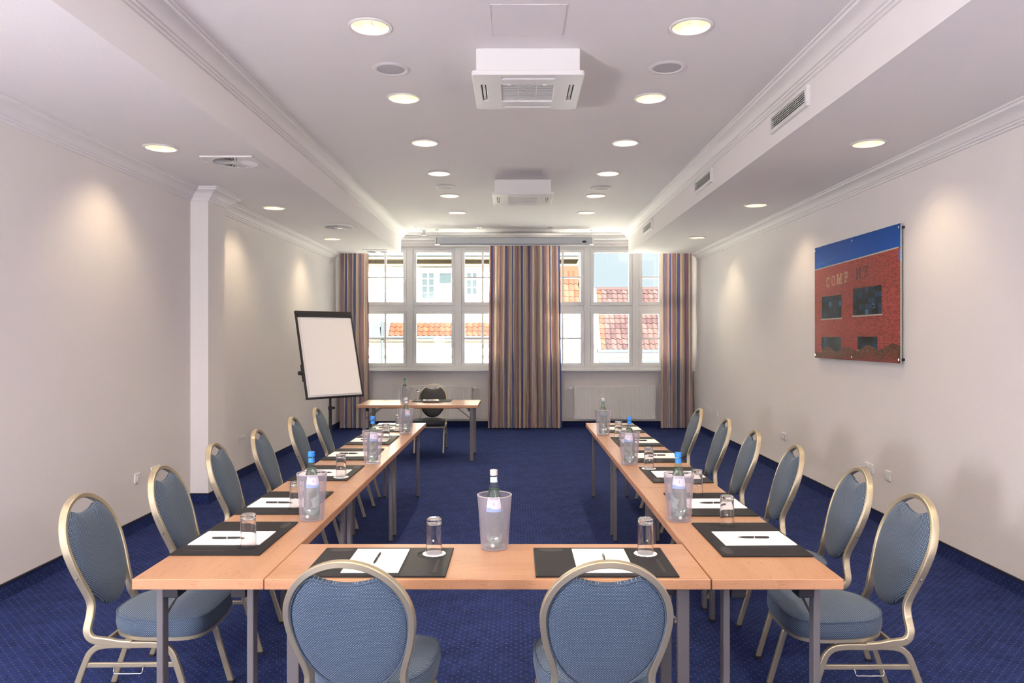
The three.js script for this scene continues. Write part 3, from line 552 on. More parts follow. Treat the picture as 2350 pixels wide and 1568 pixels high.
// ------------------------------------------------------------------ chairs
const leanF = y => y >= 0.5 ? -0.185 - 0.345 * (y - 0.5) : -0.185 + 0.004 * Math.pow((0.5 - y) / 0.08, 1.5);
function backPath() {
  const half = []; for (let k = 0; k <= 14; k++) { const a = Math.PI / 2 * (1 - k / 14); half.push([0.198 * Math.cos(a), 0.715 + 0.194 * Math.sin(a)]); }
  half.push([0.1955, 0.68], [0.189, 0.64], [0.178, 0.595], [0.166, 0.555], [0.158, 0.52], [0.157, 0.49], [0.163, 0.462], [0.176, 0.436]);
  const p3 = half.map(([x, y]) => new THREE.Vector3(x, y, leanF(y)));
  for (const [x, y, f] of [[0.1935, 0.410, -0.180], [0.1965, 0.392, -0.177], [0.198, 0.376, -0.168], [0.199, 0.3655, -0.152], [0.199, 0.3615, -0.13], [0.199, 0.358, -0.1], [0.199, 0.349, -0.05], [0.199, 0.345, 0.0]]) p3.push(new THREE.Vector3(x, y, f));
  return new THREE.CatmullRomCurve3(p3, false, 'centripetal').getPoints(90);
}
const bp = backPath();
function backFrameGeo() {
  const R = bp, Lh = bp.slice(1).map(p => new THREE.Vector3(-p.x, p.y, p.z)).reverse(), all = [...Lh, ...R], side = [];
  let prev = new THREE.Vector3(1, 0, 0);
  for (let i = 0; i < all.length; i++) {
    const a = all[Math.max(0, i - 1)], b = all[Math.min(all.length - 1, i + 1)], tx = b.x - a.x, ty = b.y - a.y, tz = b.z - a.z, l = Math.hypot(tx, ty);
    prev = all[i].y > 0.45 ? new THREE.Vector3(-ty / l, tx / l, 0) : new THREE.Vector3(Math.sign(all[i].x), 0, 0);
    side.push(prev);
  }
  return bar(all, side, 0.021, 0.03);
}
// closed pillow over a planar outline [[x,y]...] centred at c: front and rear bulge
function pillow(outline, c, front, rear, place, rings = 9) {
  const n = outline.length, pos = [], uv = [], idx = [];
  const ring = (s, t) => { for (const [x, y] of outline) { const px = c[0] + (x - c[0]) * s, py = c[1] + (y - c[1]) * s; pos.push(...place(px, py, t)); uv.push(px, py); } };
  const lv = []; for (let k = 0; k <= rings; k++) { const s = Math.sin(k / rings * Math.PI / 2); lv.push([s, Math.pow(1 - Math.pow(s, 5), 0.5)]); }
  for (const [s, t] of lv) ring(Math.max(s, 0.001), front * t);
  for (const [s, t] of lv.slice().reverse()) ring(Math.max(s, 0.001), -rear * t);
  const rows = lv.length * 2;
  for (let r = 0; r < rows - 1; r++) for (let i = 0; i < n; i++) { const a = r * n + i, b = r * n + (i + 1) % n; idx.push(a, a + n, b, b, a + n, b + n); }
  const g = new THREE.BufferGeometry(); g.setAttribute('position', new THREE.Float32BufferAttribute(pos, 3)); g.setAttribute('uv', new THREE.Float32BufferAttribute(uv, 2)); g.setIndex(idx); g.computeVertexNormals(); return g;
}
const backOutline = (() => {
  const o = []; const N = 72;
  for (let k = 0; k < N; k++) {
    const a = k / N * Math.PI * 2 + Math.PI / 2, ca = Math.cos(a), sa = Math.sin(a); let x, y;
    if (sa >= 0) { x = 0.189 * ca; y = 0.715 + 0.185 * sa; } else { x = 0.189 * ca; y = 0.715 + 0.262 * sa; }
    const lim = 0.842 + 0.034 * Math.min(1, Math.pow(Math.abs(x) / 0.125, 2)); if (y > lim) { y = lim; }
    o.push([x, y]);
  }
  return o;
})();
const onBack = (px, py, t) => { const f = leanF(Math.max(py, 0.5)) + (py < 0.5 ? 0.345 * (0.5 - py) : 0); return [px, py + t * 0.33, f + t * 0.944]; };
const seatOut = (() => {
  const o = []; const N = 64;
  for (let k = 0; k < N; k++) {
    const a = k / N * Math.PI * 2, c = Math.cos(a), s = Math.sin(a), e = s > 0 ? 0.52 : 0.85; let x = 0.222 * Math.sign(c) * Math.pow(Math.abs(c), s > 0 ? 0.5 : 0.75), f = 0.085 + 0.212 * Math.sign(s) * Math.pow(Math.abs(s), e);
    x *= 0.95 + 0.05 * (f - 0.085) / 0.212; o.push([x, f]);
  }
  return o;
})();
function seatGeo() {
  const n = seatOut.length, pos = [], uv = [], idx = [], rows = [];
  const per = [0]; for (let i = 1; i <= n; i++) { const a = seatOut[i - 1], b = seatOut[i % n]; per.push(per[i - 1] + Math.hypot(a[0] - b[0], a[1] - b[1])); }
  const W = n + 1;
  const ring = (s, y, off, side) => { for (let i = 0; i <= n; i++) { const [x, f] = seatOut[i % n], l = Math.hypot(x, f - 0.085); const k = s + off / l; const px = x * k, pf = 0.085 + (f - 0.085) * k; pos.push(px, y, pf); side ? uv.push(per[i], y) : uv.push(px, pf); } rows.push(1); };
  ring(0.001, 0.372, 0, 0); ring(0.96, 0.372, 0, 0); ring(1, 0.374, -0.012, 1); ring(1, 0.384, -0.003, 1); ring(1, 0.405, 0.001, 1); ring(1, 0.43, 0, 1); ring(1, 0.442, -0.003, 1);
  ring(1, 0.446, -0.006, 0); ring(0.93, 0.4515, 0, 0); ring(0.8, 0.458, 0, 0); ring(0.6, 0.464, 0, 0); ring(0.35, 0.468, 0, 0); ring(0.001, 0.469, 0, 0);
  for (let r = 0; r < rows.length - 1; r++) for (let i = 0; i < n; i++) { const a = r * W + i, b = a + 1; idx.push(a, a + W, b, b, a + W, b + W); }
  const g = new THREE.BufferGeometry(); g.setAttribute('position', new THREE.Float32BufferAttribute(pos, 3)); g.setAttribute('uv', new THREE.Float32BufferAttribute(uv, 2)); g.setIndex(idx); g.computeVertexNormals(); return g;
}
const closedTube = (pts, r, n = 120) => new THREE.TubeGeometry(new THREE.CatmullRomCurve3(pts.map(p => new THREE.Vector3(...p)), true), n, r, 6, true);
const chairGeo = {
  back: backFrameGeo(), cushion: pillow(backOutline, [0, 0.69], 0.034, 0.018, onBack), seat: seatGeo(),
  seatPiping: closedTube(seatOut.filter((_, i) => i % 2 === 0).map(([x, f]) => { const l = Math.hypot(x, f - 0.085), k = 1 - 0.004 / l; return [x * k, 0.4455, 0.085 + (f - 0.085) * k]; }), 0.0046),
  backPiping: closedTube(backOutline.filter((_, i) => i % 2 === 0).map(([x, y]) => onBack(x * 0.985, 0.69 + (y - 0.69) * 0.985, -0.009)), 0.0032),
  pan: (() => { const s = new THREE.Shape(seatOut.map(([x, f]) => new THREE.Vector2(x * 0.965, 0.085 + (f - 0.085) * 0.965))); const g = new THREE.ExtrudeGeometry(s, { depth: 0.014, bevelEnabled: false }); g.rotateX(Math.PI / 2); g.translate(0, 0.374, 0); return g; })(),
};
function legFrame(sx) {
  const x = sx * 0.199, pts = [[0.012, -0.275], [0.16, -0.225], [0.265, -0.187], [0.312, -0.165], [0.334, -0.138], [0.343, -0.1], [0.344, 0], [0.343, 0.1], [0.334, 0.138], [0.312, 0.163], [0.265, 0.182], [0.16, 0.214], [0.012, 0.258]];
  const c = new THREE.CatmullRomCurve3(pts.map(([y, f]) => new THREE.Vector3(x, y, f)), false, 'centripetal').getPoints(60);
  return c;
}
function makeChair(label, group, seatMat = fabricMat, backMat = fabricMat) {
  const g = thing('banquet_chair', label, 'chair', [0, 0, 0], 0, group);
  part(g, 'back_frame', chairGeo.back, champagne); part(g, 'backrest', chairGeo.cushion, backMat); part(g, 'back_piping', chairGeo.backPiping, pipingMat);
  const s = part(g, 'seat', chairGeo.seat, seatMat); part(s, 'seat_piping', chairGeo.seatPiping, pipingMat); part(g, 'seat_frame', chairGeo.pan, champagne);
  for (const sx of [-1, 1]) {
    const c = legFrame(sx), half = Math.floor(c.length / 2), X = () => new THREE.Vector3(1, 0, 0);
    const rear = part(g, 'leg', bar(c.slice(0, half + 1), c.slice(0, half + 1).map(X), 0.019, 0.024), champagne), front = part(g, 'leg', bar(c.slice(half), c.slice(half).map(X), 0.019, 0.024), champagne);
    part(rear, 'foot_cap', bx(0.023, 0.014, 0.028, sx * 0.199, 0.007, -0.2765, 0.003), darkPlastic); part(front, 'foot_cap', bx(0.023, 0.014, 0.028, sx * 0.199, 0.007, 0.2595, 0.003), darkPlastic);
    const st = part(g, 'stretcher', bx(0.012, 0.02, 0.38, sx * 0.199, 0.262, -0.002, 0.003), champagne);
    part(st, 'link_hook', tube([[sx * 0.2, 0.262, -0.06], [sx * 0.222, 0.258, -0.058], [sx * 0.228, 0.24, -0.055], [sx * 0.228, 0.238, -0.03], [sx * 0.228, 0.238, 0.03], [sx * 0.228, 0.24, 0.055], [sx * 0.222, 0.258, 0.058], [sx * 0.2, 0.262, 0.06]], 0.0025, 40, 6), chrome);
    const rv = lathe([[0, 0.003], [0.004, 0.0025], [0.006, 0]], 12); rv.rotateZ(-sx * Math.PI / 2); rv.translate(sx * 0.197, 0.612, leanF(0.612)); part(g, 'rivet', rv, steelGrey);
  }
  part(g, 'cross_rail', merge([bx(0.38, 0.018, 0.012, 0, 0.345, -0.12), bx(0.38, 0.018, 0.012, 0, 0.345, 0.12)]), champagne);
  return g;
}
const chairL = [[-1.572, 3.22], [-1.555, 3.92], [-1.61, 4.75], [-1.585, 5.46], [-1.58, 6.31], [-1.60, 7.13]], chairR = [[1.42, 3.20], [1.475, 3.87], [1.445, 4.67], [1.425, 5.41], [1.44, 6.18], [1.425, 7.05]];
const jitL = [0.02, 0.05, 0.07, 0.06, 0.05, 0.05], jitR = [0, -0.06, -0.08, -0.07, -0.05, -0.05];
const ord6 = ['nearest the camera', 'second from the camera', 'third from the camera', 'fourth from the camera', 'fifth from the camera', 'nearest the windows'];
let chairProto;
chairL.forEach(([x, d], k) => {
  const l = `blue-grey oval-back chair ${ord6[k]} along the left row of tables`;
  if (!k) { chairProto = makeChair(l, 'oval-back chairs around the tables'); chairProto.position.set(x, 0, -d); chairProto.rotation.y = Math.PI / 2 + jitL[0]; }
  else copyOf(chairProto, l, [x, 0, d], Math.PI / 2 + jitL[k]);
});
chairR.forEach(([x, d], k) => copyOf(chairProto, `blue-grey oval-back chair ${ord6[k]} along the right row of tables`, [x, 0, d], -Math.PI / 2 + jitR[k]));
copyOf(chairProto, 'left one of the two oval-back chairs in the foreground, back to the camera', [-0.505, 0, 2.578], Math.PI - 0.06);
copyOf(chairProto, 'right one of the two oval-back chairs in the foreground, back to the camera', [0.28, 0, 2.578], Math.PI + 0.01);
{ const c = makeChair('dark oval-back chair behind the separate desk, facing the camera', 'oval-back chairs around the tables', vinylMat, vinylMat); c.position.set(-1.19, 0, -10.36); c.rotation.y = 0.0; }

// ------------------------------------------------------------------ desk pads, paper, pens
// local frame of a place: x to the right and z towards the sitter
const padGeo = bx(0.52, 0.007, 0.36, 0, 0.0035, 0, 0.003);
const embText = canvasTex(256, 128, (c, w, h) => { c.fillStyle = '#252427'; c.fillRect(0, 0, w, h); c.strokeStyle = '#3a393d'; c.lineWidth = 5; c.beginPath(); c.ellipse(w / 2, h / 2, 118, 50, 0, 0, 7); c.stroke(); c.fillStyle = '#3c3b40'; c.font = 'bold 40px sans-serif'; c.textAlign = 'center'; c.fillText('WYNDHAM', w / 2, 66); c.font = '22px sans-serif'; c.fillText('GARDEN', w / 2, 94); });  // lettering paler than the leather: glints on the embossing painted in
const embMat = M(lin(1, 1, 1), 0.5, { map: embText });
const embGeo = (() => { const g = new THREE.CircleGeometry(1, 36); g.scale(0.05, 0.021, 1); g.rotateX(-Math.PI / 2); g.translate(-0.19, 0.00735, -0.145); return g; })();
const ringGeo2 = (() => { const g = new THREE.TorusGeometry(0.042, 0.0012, 6, 48); g.rotateX(Math.PI / 2); g.translate(0.165, 0.0072, -0.09); return g; })();
const slotGeo = bx(0.012, 0.002, 0.16, 0.215, 0.0066, 0.06);
const sheetGeo = (() => { const g = new THREE.BoxGeometry(0.21, 0.003, 0.297); g.translate(0, 0.0015, 0); const top = new THREE.PlaneGeometry(0.21, 0.297); top.rotateX(-Math.PI / 2); top.translate(0, 0.0032, 0); return [uvBox(g), top]; })();
let padP, sheetP, penP;
const penBody = (() => { const g = lathe([[0, -0.07], [0.0012, -0.07], [0.0022, -0.062], [0.004, -0.05], [0.0045, -0.03], [0.0045, 0.055], [0.004, 0.062], [0, 0.062]], 14); g.rotateX(Math.PI / 2); g.translate(0, 0.0046, 0); return g; })();
const penBand = (() => { const g = lathe([[0.0047, -0.002], [0.0047, 0.002]], 14); g.rotateX(Math.PI / 2); g.translate(0, 0.0046, 0); return g; })(), penClip = merge([bx(0.0024, 0.0012, 0.036, 0, 0.0105, 0.042), (() => { const g = cyl(0.0022, 0.0022, 0.01, 0, 0, 0, 10); g.rotateX(Math.PI / 2); g.translate(0, 0.0046, 0.066); return g; })()]);
function place(x, y, d, turn, where, opt = {}) {
  const gl = opt.label, at = (lx, lz) => [x + lx * Math.cos(turn) + lz * Math.sin(turn), d - (-lx * Math.sin(turn) + lz * Math.cos(turn))];
  const padLabel = `black leather desk pad ${where}`;
  if (!padP) { padP = thing('desk_pad', padLabel, 'desk pad', [x, y, d], turn, 'black desk pads'); part(padP, 'pad_sheet', padGeo, padMat); part(padP, 'emblem', embGeo, embMat, 'oval emblem, emboss glints painted lighter'); part(padP, 'coaster_ring', ringGeo2, embossMat); part(padP, 'pen_groove', slotGeo, embossMat); } else copyOf(padP, padLabel, [x, y, d], turn);
  const [sx, sd] = at(opt.sx ?? -0.02, opt.sz ?? 0.015), st = turn + (opt.st ?? 0), sl = `white letterhead notepad ${where}`;
  if (!sheetP) { sheetP = thing('notepad', sl, 'notepad', [sx, y + 0.0075, sd], st, 'white notepads'); part(sheetP, 'sheets', sheetGeo[0], paperMat); part(sheetP, 'letterhead', sheetGeo[1], sheetMat, 'green-grey printed heading'); } else copyOf(sheetP, sl, [sx, y + 0.0075, sd], st);
  const [px, pd] = at(opt.px ?? 0.0, opt.pz ?? 0.01), pt = turn + (opt.pt ?? 0), pl = `black ballpoint pen ${where}`;
  if (!penP) { penP = thing('pen', pl, 'pen', [px, y + 0.0108, pd], pt, 'black ballpoint pens'); part(penP, 'barrel', penBody, penMat); part(penP, 'band', penBand, chrome); part(penP, 'clip', penClip, chrome); } else copyOf(penP, pl, [px, y + 0.0108, pd], pt);
}
place(-0.514, TY, 2.852, 0, 'before the left foreground chair', { sx: -0.021, sz: 0.0, px: -0.022, pz: -0.01, pt: Math.PI, });
place(0.331, TY, 2.852, 0, 'before the right foreground chair', { sx: 0.0, sz: 0.0, px: 0.008, pz: 0.005, pt: Math.PI - 0.05 });
const padL = [3.20, 3.875, 4.72, 5.465, 6.21, 7.02], padR = [3.18, 3.84, 4.655, 5.375, 6.125, 6.97];
padL.forEach((d, k) => place(-1.197, TY, d, -Math.PI / 2, `${ord6[k]} on the left row of tables`, { sx: 0.03, sz: 0.012, px: 0.045 + rr(-0.01, 0.01), pz: 0.03, pt: Math.PI / 2 + Math.PI / 2 * 0 - Math.PI / 2 + rr(-0.05, 0.05), st: rr(-0.02, 0.02) }));
padR.forEach((d, k) => place(0.995, TY, d, Math.PI / 2, `${ord6[k]} on the right row of tables`, { sx: -0.015, sz: 0.018, px: -0.02 + rr(-0.01, 0.01), pz: 0.02, pt: rr(-0.05, 0.05), st: rr(-0.02, 0.02) }));
place(-1.13, TY, 10.02, Math.PI, 'on the separate desk', { sx: 0.02, sz: 0.0, px: 0.03, pz: -0.02, pt: 1.5, st: 0.12 });
solo('folder', box(-1.235, -1.01, TY + 0.008, TY + 0.019, 9.77, 9.845, 0.003), darkPlastic, 'thin black folder in front of the notepad on the separate desk', 'folder').position.set(0, 0, 0);

// ------------------------------------------------------------------ glasses and coasters
const tumblerGeo = lathe([[0, 0.1395], [0.026, 0.1395], [0.0292, 0.137], [0.030, 0.132], [0.0318, 0.0], [0.0318, 0], [0.0302, 0], [0.0284, 0.116], [0.026, 0.121], [0, 0.122]].reverse(), 40);
const starGeo = (() => { const l = []; for (let k = 0; k < 4; k++) { const g = bx(0.009, 0.0012, 0.0004); g.rotateZ(k * Math.PI / 4); g.translate(0, 0.058, 0.0316); l.push(g); } return merge(l); })();
const etchMat = M(lin(0.8, 0.8, 0.82), 0.7);
const coasterGeo = (() => { const s = new THREE.Shape(); const N = 20 * 8; for (let k = 0; k <= N; k++) { const a = k / N * Math.PI * 2, r = 0.045 + 0.0016 * Math.cos(a * 20); k ? s.lineTo(r * Math.cos(a), r * Math.sin(a)) : s.moveTo(r * Math.cos(a), r * Math.sin(a)); } const g = new THREE.ExtrudeGeometry(s, { depth: 0.0018, bevelEnabled: false }); g.rotateX(-Math.PI / 2); return g; })();
let glassP;
function glass(x, d, y, where, coaster) {
  const l = `upturned clear tumbler ${where}`;
  if (coaster) { const c = solo('coaster', coasterGeo, paperMat, `white paper coaster under the tumbler ${where}`, 'coaster', 'paper coasters'); c.position.set(x, y, -d); y += 0.0019; }
  if (!glassP) { glassP = thing('drinking_glass', l, 'glass', [x, y, d], 0, 'upturned tumblers'); part(glassP, 'tumbler', tumblerGeo, glassMat); part(glassP, 'etched_star', starGeo, etchMat); } else copyOf(glassP, l, [x, y, d], rr(-0.3, 0.3));
}
const PY = TY + 0.0073;
glass(-0.325, 2.945, PY, 'before the left foreground chair', true); glass(0.515, 2.945, PY, 'before the right foreground chair', true);
glass(-1.093, 3.025, PY, 'nearest the camera on the left row of tables'); glass(-1.098, 3.70, PY, 'second from the camera on the left row of tables'); glass(-1.074, 4.55, PY, 'third from the camera on the left row of tables', true);
glass(-1.085, 6.19, PY, 'fifth from the camera on the left row of tables'); glass(-1.08, 6.83, PY, 'nearest the windows on the left row of tables', true);
glass(0.962, 3.375, PY, 'nearest the camera on the right row of tables'); glass(0.984, 4.03, PY, 'second from the camera on the right row of tables'); glass(0.869, 4.845, PY, 'third from the camera on the right row of tables', true);
glass(0.875, 6.33, PY, 'fifth from the camera on the right row of tables'); glass(-1.325, 10.05, PY, 'on the separate desk', true);

// ------------------------------------------------------------------ bottles in coolers
const coolOut = lathe([[0.0, 0.002], [0.053, 0.002], [0.0555, 0.006], [0.058, 0.03], [0.0645, 0.14], [0.0712, 0.218], [0.0718, 0.22]], 48), coolIn = lathe([[0, 0.012], [0.045, 0.012], [0.049, 0.018], [0.059, 0.14], [0.0668, 0.219]], 48);
const coolRim = (() => { const g = new THREE.TorusGeometry(0.0694, 0.0027, 8, 56); g.rotateX(Math.PI / 2); g.translate(0, 0.2195, 0); return g; })(), coolBase = lathe([[0, 0.0005], [0.054, 0.0005], [0.056, 0.004], [0.0535, 0.0075], [0, 0.0075]], 48);
const starC = (() => { const l = []; for (let k = 0; k < 6; k++) { const g = bx(0.018, 0.0012, 0.0004); g.rotateZ(k * Math.PI / 6); g.translate(0, 0, 0); l.push(g); } const g = merge(l); g.rotateX(0.06); g.translate(-0.006, 0.026, 0.0585); return g; })();
const bProf = [[0.0, 0.0], [0.031, 0.0], [0.0355, 0.004], [0.0375, 0.014], [0.038, 0.05], [0.038, 0.135], [0.0365, 0.16], [0.0325, 0.183], [0.0265, 0.207], [0.0205, 0.231], [0.0160, 0.252], [0.0138, 0.268], [0.0134, 0.284], [0.0146, 0.287], [0.0146, 0.294]];
const bottleGeo = lathe(bProf.slice(2), 40), footGeo = lathe([[0, 0.0002], [0.031, 0.0002], [0.0358, 0.004], [0.0378, 0.013], [0.036, 0.015], [0, 0.012]], 40);
const waterGeo = lathe([[0, 0.016], [0.0348, 0.016], [0.0368, 0.05], [0.0368, 0.135], [0.0352, 0.16], [0.0312, 0.183], [0.0252, 0.207], [0.0195, 0.229], [0, 0.229]], 36);
const capGeo = lathe([[0.0156, 0.286], [0.0162, 0.288], [0.0158, 0.297], [0.0158, 0.306], [0.0148, 0.309], [0, 0.3095]], 28);
const rAt = y => { for (let i = 1; i < bProf.length; i++) if (y <= bProf[i][1]) { const [r0, y0] = bProf[i - 1], [r1, y1] = bProf[i]; return r0 + (r1 - r0) * (y - y0) / (y1 - y0 || 1); } return 0.014; };
const labelGeo = lathe([0.142, 0.152, 0.162, 0.172, 0.182, 0.192, 0.2].map(y => [rAt(y) + 0.0006, y]), 24, -0.95, 1.9), neckGeo = lathe([0.259, 0.266, 0.273, 0.281].map(y => [rAt(y) + 0.0005, y]), 20, -1.5, 3);
let coolP; const bottleP = {};
function cooler(x, d, y, cap, where, turn = 0, tilt = 0) {
  const l = `frosted clear bottle cooler ${where}`;
  if (!coolP) { coolP = thing('bottle_cooler', l, 'cooler', [x, y, d], 0, 'frosted bottle coolers'); part(coolP, 'outer_wall', coolOut, frostMat); part(coolP, 'inner_wall', coolIn, clearWall); part(coolP, 'rim', coolRim, rimMat); part(coolP, 'base', coolBase, clearWall); part(coolP, 'etched_star', starC, etchMat); } else copyOf(coolP, l, [x, y, d]);
  const capWord = cap === capBlue ? 'blue-capped' : cap === capSilver ? 'silver-capped' : 'teal-capped', bl = `${capWord} mineral water bottle in the cooler ${where}`; let b;
  if (!bottleP[capWord]) {
    b = bottleP[capWord] = thing('water_bottle', bl, 'bottle', [x, y, d], 0, 'mineral water bottles');
    part(b, 'glass_body', bottleGeo, bottleMat); part(b, 'water', waterGeo, waterMat); part(b, 'green_foot', footGeo, bottleFoot); part(b, 'cap', capGeo, cap); part(b, 'label', labelGeo, bottleLabelMat, 'white and blue paper label'); part(b, 'neck_label', neckGeo, cap === capBlue ? capBlue : neckLabelMat);
  } else b = copyOf(bottleP[capWord], bl, [x, y, d]);
  b.position.y = y + 0.0135; b.rotation.set(0, turn, tilt);
}
cooler(-0.088, 3.05, TY, capSilver, 'at the middle of the cross table', 0, 0.012);
cooler(-0.972, 3.53, TY, capBlue, 'nearest the camera on the left row', 0.5, 0.01); cooler(-0.987, 5.10, TY, capBlue, 'in the middle of the left row', 0.6); cooler(-0.99, 6.66, TY, capSilver, 'nearest the windows on the left row', 0.9, -0.012);
cooler(0.772, 3.51, TY, capBlue, 'nearest the camera on the right row', -0.1, 0.012); cooler(0.775, 5.06, TY, capBlue, 'in the middle of the right row', -0.4); cooler(0.773, 6.57, TY, capSilver, 'nearest the windows on the right row', 2.4);
cooler(-1.464, 9.74, TY, capTeal, 'on the separate desk', 2.2);

// ------------------------------------------------------------------ flipchart
{
  const g = thing('flipchart', 'black-framed flipchart with blank white paper before the left corner curtain', 'flipchart', [-2.171, 0, 8.705], 0.758);
    const L = 1.03, W = 0.715, tilt = -0.276;
  const tr = geo => { geo.rotateX(tilt); geo.translate(0, 0.897, 0.10); return geo; };
  part(g, 'board', tr(bx(W, L, 0.018, 0, L / 2, 0, 0.004)), whitePlastic);
  part(g, 'board_frame', tr(merge([bx(0.02, L, 0.028, -W / 2 - 0.004, L / 2, 0.002, 0.004), bx(0.02, L, 0.028, W / 2 + 0.004, L / 2, 0.002, 0.004), bx(W + 0.03, 0.022, 0.03, 0, 0.0, 0.002, 0.004), bx(W + 0.03, 0.022, 0.03, 0, L, 0.002, 0.004)])), darkPlastic);
  part(g, 'clamp_bar', tr(bx(W - 0.015, 0.055, 0.035, 0, L - 0.04, 0.012, 0.006)), blackMetal);
  part(g, 'pen_tray', tr(bx(W * 0.55, 0.014, 0.05, 0.0, -0.004, 0.03, 0.004)), darkPlastic);
  const flip = new THREE.BoxGeometry(W - 0.055, L - 0.09, 0.008, 24, 24, 1); { const p = flip.attributes.position; for (let i = 0; i < p.count; i++) if (p.getZ(i) > 0) p.setZ(i, p.getZ(i) + 0.004 * Math.sin(p.getX(i) * 5 + 1) * sat(0.5 - p.getY(i))); flip.computeVertexNormals(); }
  flip.translate(0.0, L / 2 - 0.015, 0.016); part(g, 'paper_pad', tr(flip), paperMat, 'blank white paper pad');
  part(g, 'side_arm', tr(merge([bx(0.012, 0.2, 0.03, -W / 2 - 0.02, 0.3, 0, 0.004)])), darkPlastic);
  const k = cyl(0.024, 0.024, 0.035, 0, 0, 0, 20); k.rotateZ(Math.PI / 2); k.translate(-W / 2 - 0.045, 0.3, 0); part(g, 'tilt_knob', tr(k), darkPlastic);
  const pole = part(g, 'pole', merge([cyl(0.019, 0.019, 0.72, 0, 0.40, -0.02), cyl(0.014, 0.014, 0.5, 0, 0.95, -0.02)]), blackMetal);
  part(pole, 'clamp_knob', merge([cyl(0.024, 0.024, 0.05, 0, 0.76, -0.02), cyl(0.012, 0.016, 0.03, 0, 0, 0, 14).rotateZ(Math.PI / 2).translate(0.038, 0.76, -0.02)]), darkPlastic);
  part(g, 'board_hinge', merge([bx(0.10, 0.10, 0.06, 0, 1.17, -0.025, 0.008), bx(0.5, 0.03, 0.02, 0, 1.2, -0.015)]), darkPlastic);
  for (let i = 0; i < 5; i++) { const a = i * Math.PI * 2 / 5 + 0.4; const leg = part(g, 'foot', rod([0, 0.055, -0.02], [0.29 * Math.sin(a), 0.03, -0.02 + 0.29 * Math.cos(a)], 0.014, 10), blackMetal); part(leg, 'castor', new THREE.SphereGeometry(0.024, 14, 10).translate(0.29 * Math.sin(a), 0.024, -0.02 + 0.29 * Math.cos(a)), darkPlastic); }
}

// ------------------------------------------------------------------ unseen lamps behind the camera: flash head inferred from shadows, globe added as fill
function flash(x, y, d, I, label, R = 0.09) {
  const g = thing('unseen_fill_lamp', label, 'lamp', [x, 0, d], 0);
  part(g, 'pole', cyl(0.014, 0.016, y - R - 0.06, 0, (y - R - 0.06) / 2, 0), blackMetal);
  for (let k = 0; k < 3; k++) { const a = k * Math.PI * 2 / 3; part(g, 'leg', rod([0, 0.5, 0], [0.42 * Math.sin(a), 0.012, 0.42 * Math.cos(a)], 0.011), blackMetal); }
  part(g, 'head', cyl(0.06, 0.06, 0.1, 0, y - R - 0.04, 0), darkPlastic);
  part(g, 'glass_bulb', new THREE.SphereGeometry(R + 0.002, 32, 24).translate(0, y, 0), new THREE.MeshStandardMaterial({ color: 0xffffff, emissive: COOL, emissiveIntensity: 20 * Math.pow(0.09 / R, 2) }));
  const p = new THREE.PointLight(COOL, I); p.position.set(x, y, -d); p.castShadow = true; p.shadow.radius = R / 0.02; p.name = 'flash_light'; scene.add(p);
}
flash(1.5, 2.05, -0.7, FLASH_I[0], 'studio flash head on a tripod behind the camera to the right');
flash(-2.75, 1.4, 0.0, FLASH_I[1], 'large round fill light globe added on a tripod behind the camera to the left', 0.23);  // unseen globe added and enlarged to brighten ceiling and right wall softly

// ------------------------------------------------------------------ outside
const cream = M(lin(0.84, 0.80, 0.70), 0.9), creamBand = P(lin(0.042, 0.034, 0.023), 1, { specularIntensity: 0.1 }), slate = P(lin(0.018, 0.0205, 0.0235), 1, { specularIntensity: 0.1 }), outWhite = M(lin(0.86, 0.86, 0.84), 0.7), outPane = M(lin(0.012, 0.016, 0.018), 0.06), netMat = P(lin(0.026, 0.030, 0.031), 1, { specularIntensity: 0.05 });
const tileOrange = [lin(0.033, 0.011, 0.0063), lin(0.040, 0.014, 0.008), lin(0.029, 0.0095, 0.005)].map(c => P(c, 0.8, { specularIntensity: 0.15 })), tileBrown = [lin(0.017, 0.0095, 0.0095), lin(0.020, 0.0115, 0.011), lin(0.014, 0.0075, 0.008), lin(0.023, 0.014, 0.0135)].map(c => P(c, 0.8, { specularIntensity: 0.15 }));
function tileGeo(w, l) {
  const pos = [], idx = [], n = 6; const f = u => 0.03 * Math.sin(u * Math.PI * 2 - 0.6) * 0.9;
  for (const [y, lift] of [[0, 0.035], [l, 0.0]]) for (const t of [0.012, -0.01]) for (let i = 0; i <= n; i++) { const u = i / n; pos.push((u - 0.5) * w * 1.04, y, f(u) + lift + t); }
  const r = n + 1; const q = (a, b, c, d) => idx.push(a, b, c, b, d, c);
  for (let i = 0; i < n; i++) { q(i, i + 1, i + 2 * r, i + 1 + 2 * r); q(i + 1, i, i + r + 1, i + r); q(i + r + 1, i + r, i + 3 * r + 1, i + 3 * r); }
  const g = new THREE.BufferGeometry(); g.setAttribute('position', new THREE.Float32BufferAttribute(pos, 3)); g.setIndex(idx); const o = g.toNonIndexed(); o.computeVertexNormals(); return o;
}
function roof(parent, name, x0, x1, yb, d, slope, len, tw, tl, mats, edge) {
  const r = part(parent, name, (() => { const g = new THREE.BoxGeometry(x1 - x0, len, 0.06); g.translate(0, len / 2, -0.05); return g; })(), mats[mats.length - 1]);
  r.position.set((x0 + x1) / 2, yb, -d); r.rotation.x = -slope;
  const g = tileGeo(tw, tl * 1.12), nx = Math.floor((x1 - x0) / tw), ny = Math.floor(len / tl);
  for (let j = 0; j < ny; j++) for (let i = 0; i < nx; i++) { const m = part(r, 'roof_tile', g, edge && i < 1 ? edge[(i + j) % edge.length] : mats[Math.floor(rnd() * mats.length)]); m.position.set(-(x1 - x0) / 2 + (i + 0.5) * tw, j * tl, 0); }
  return r;
}
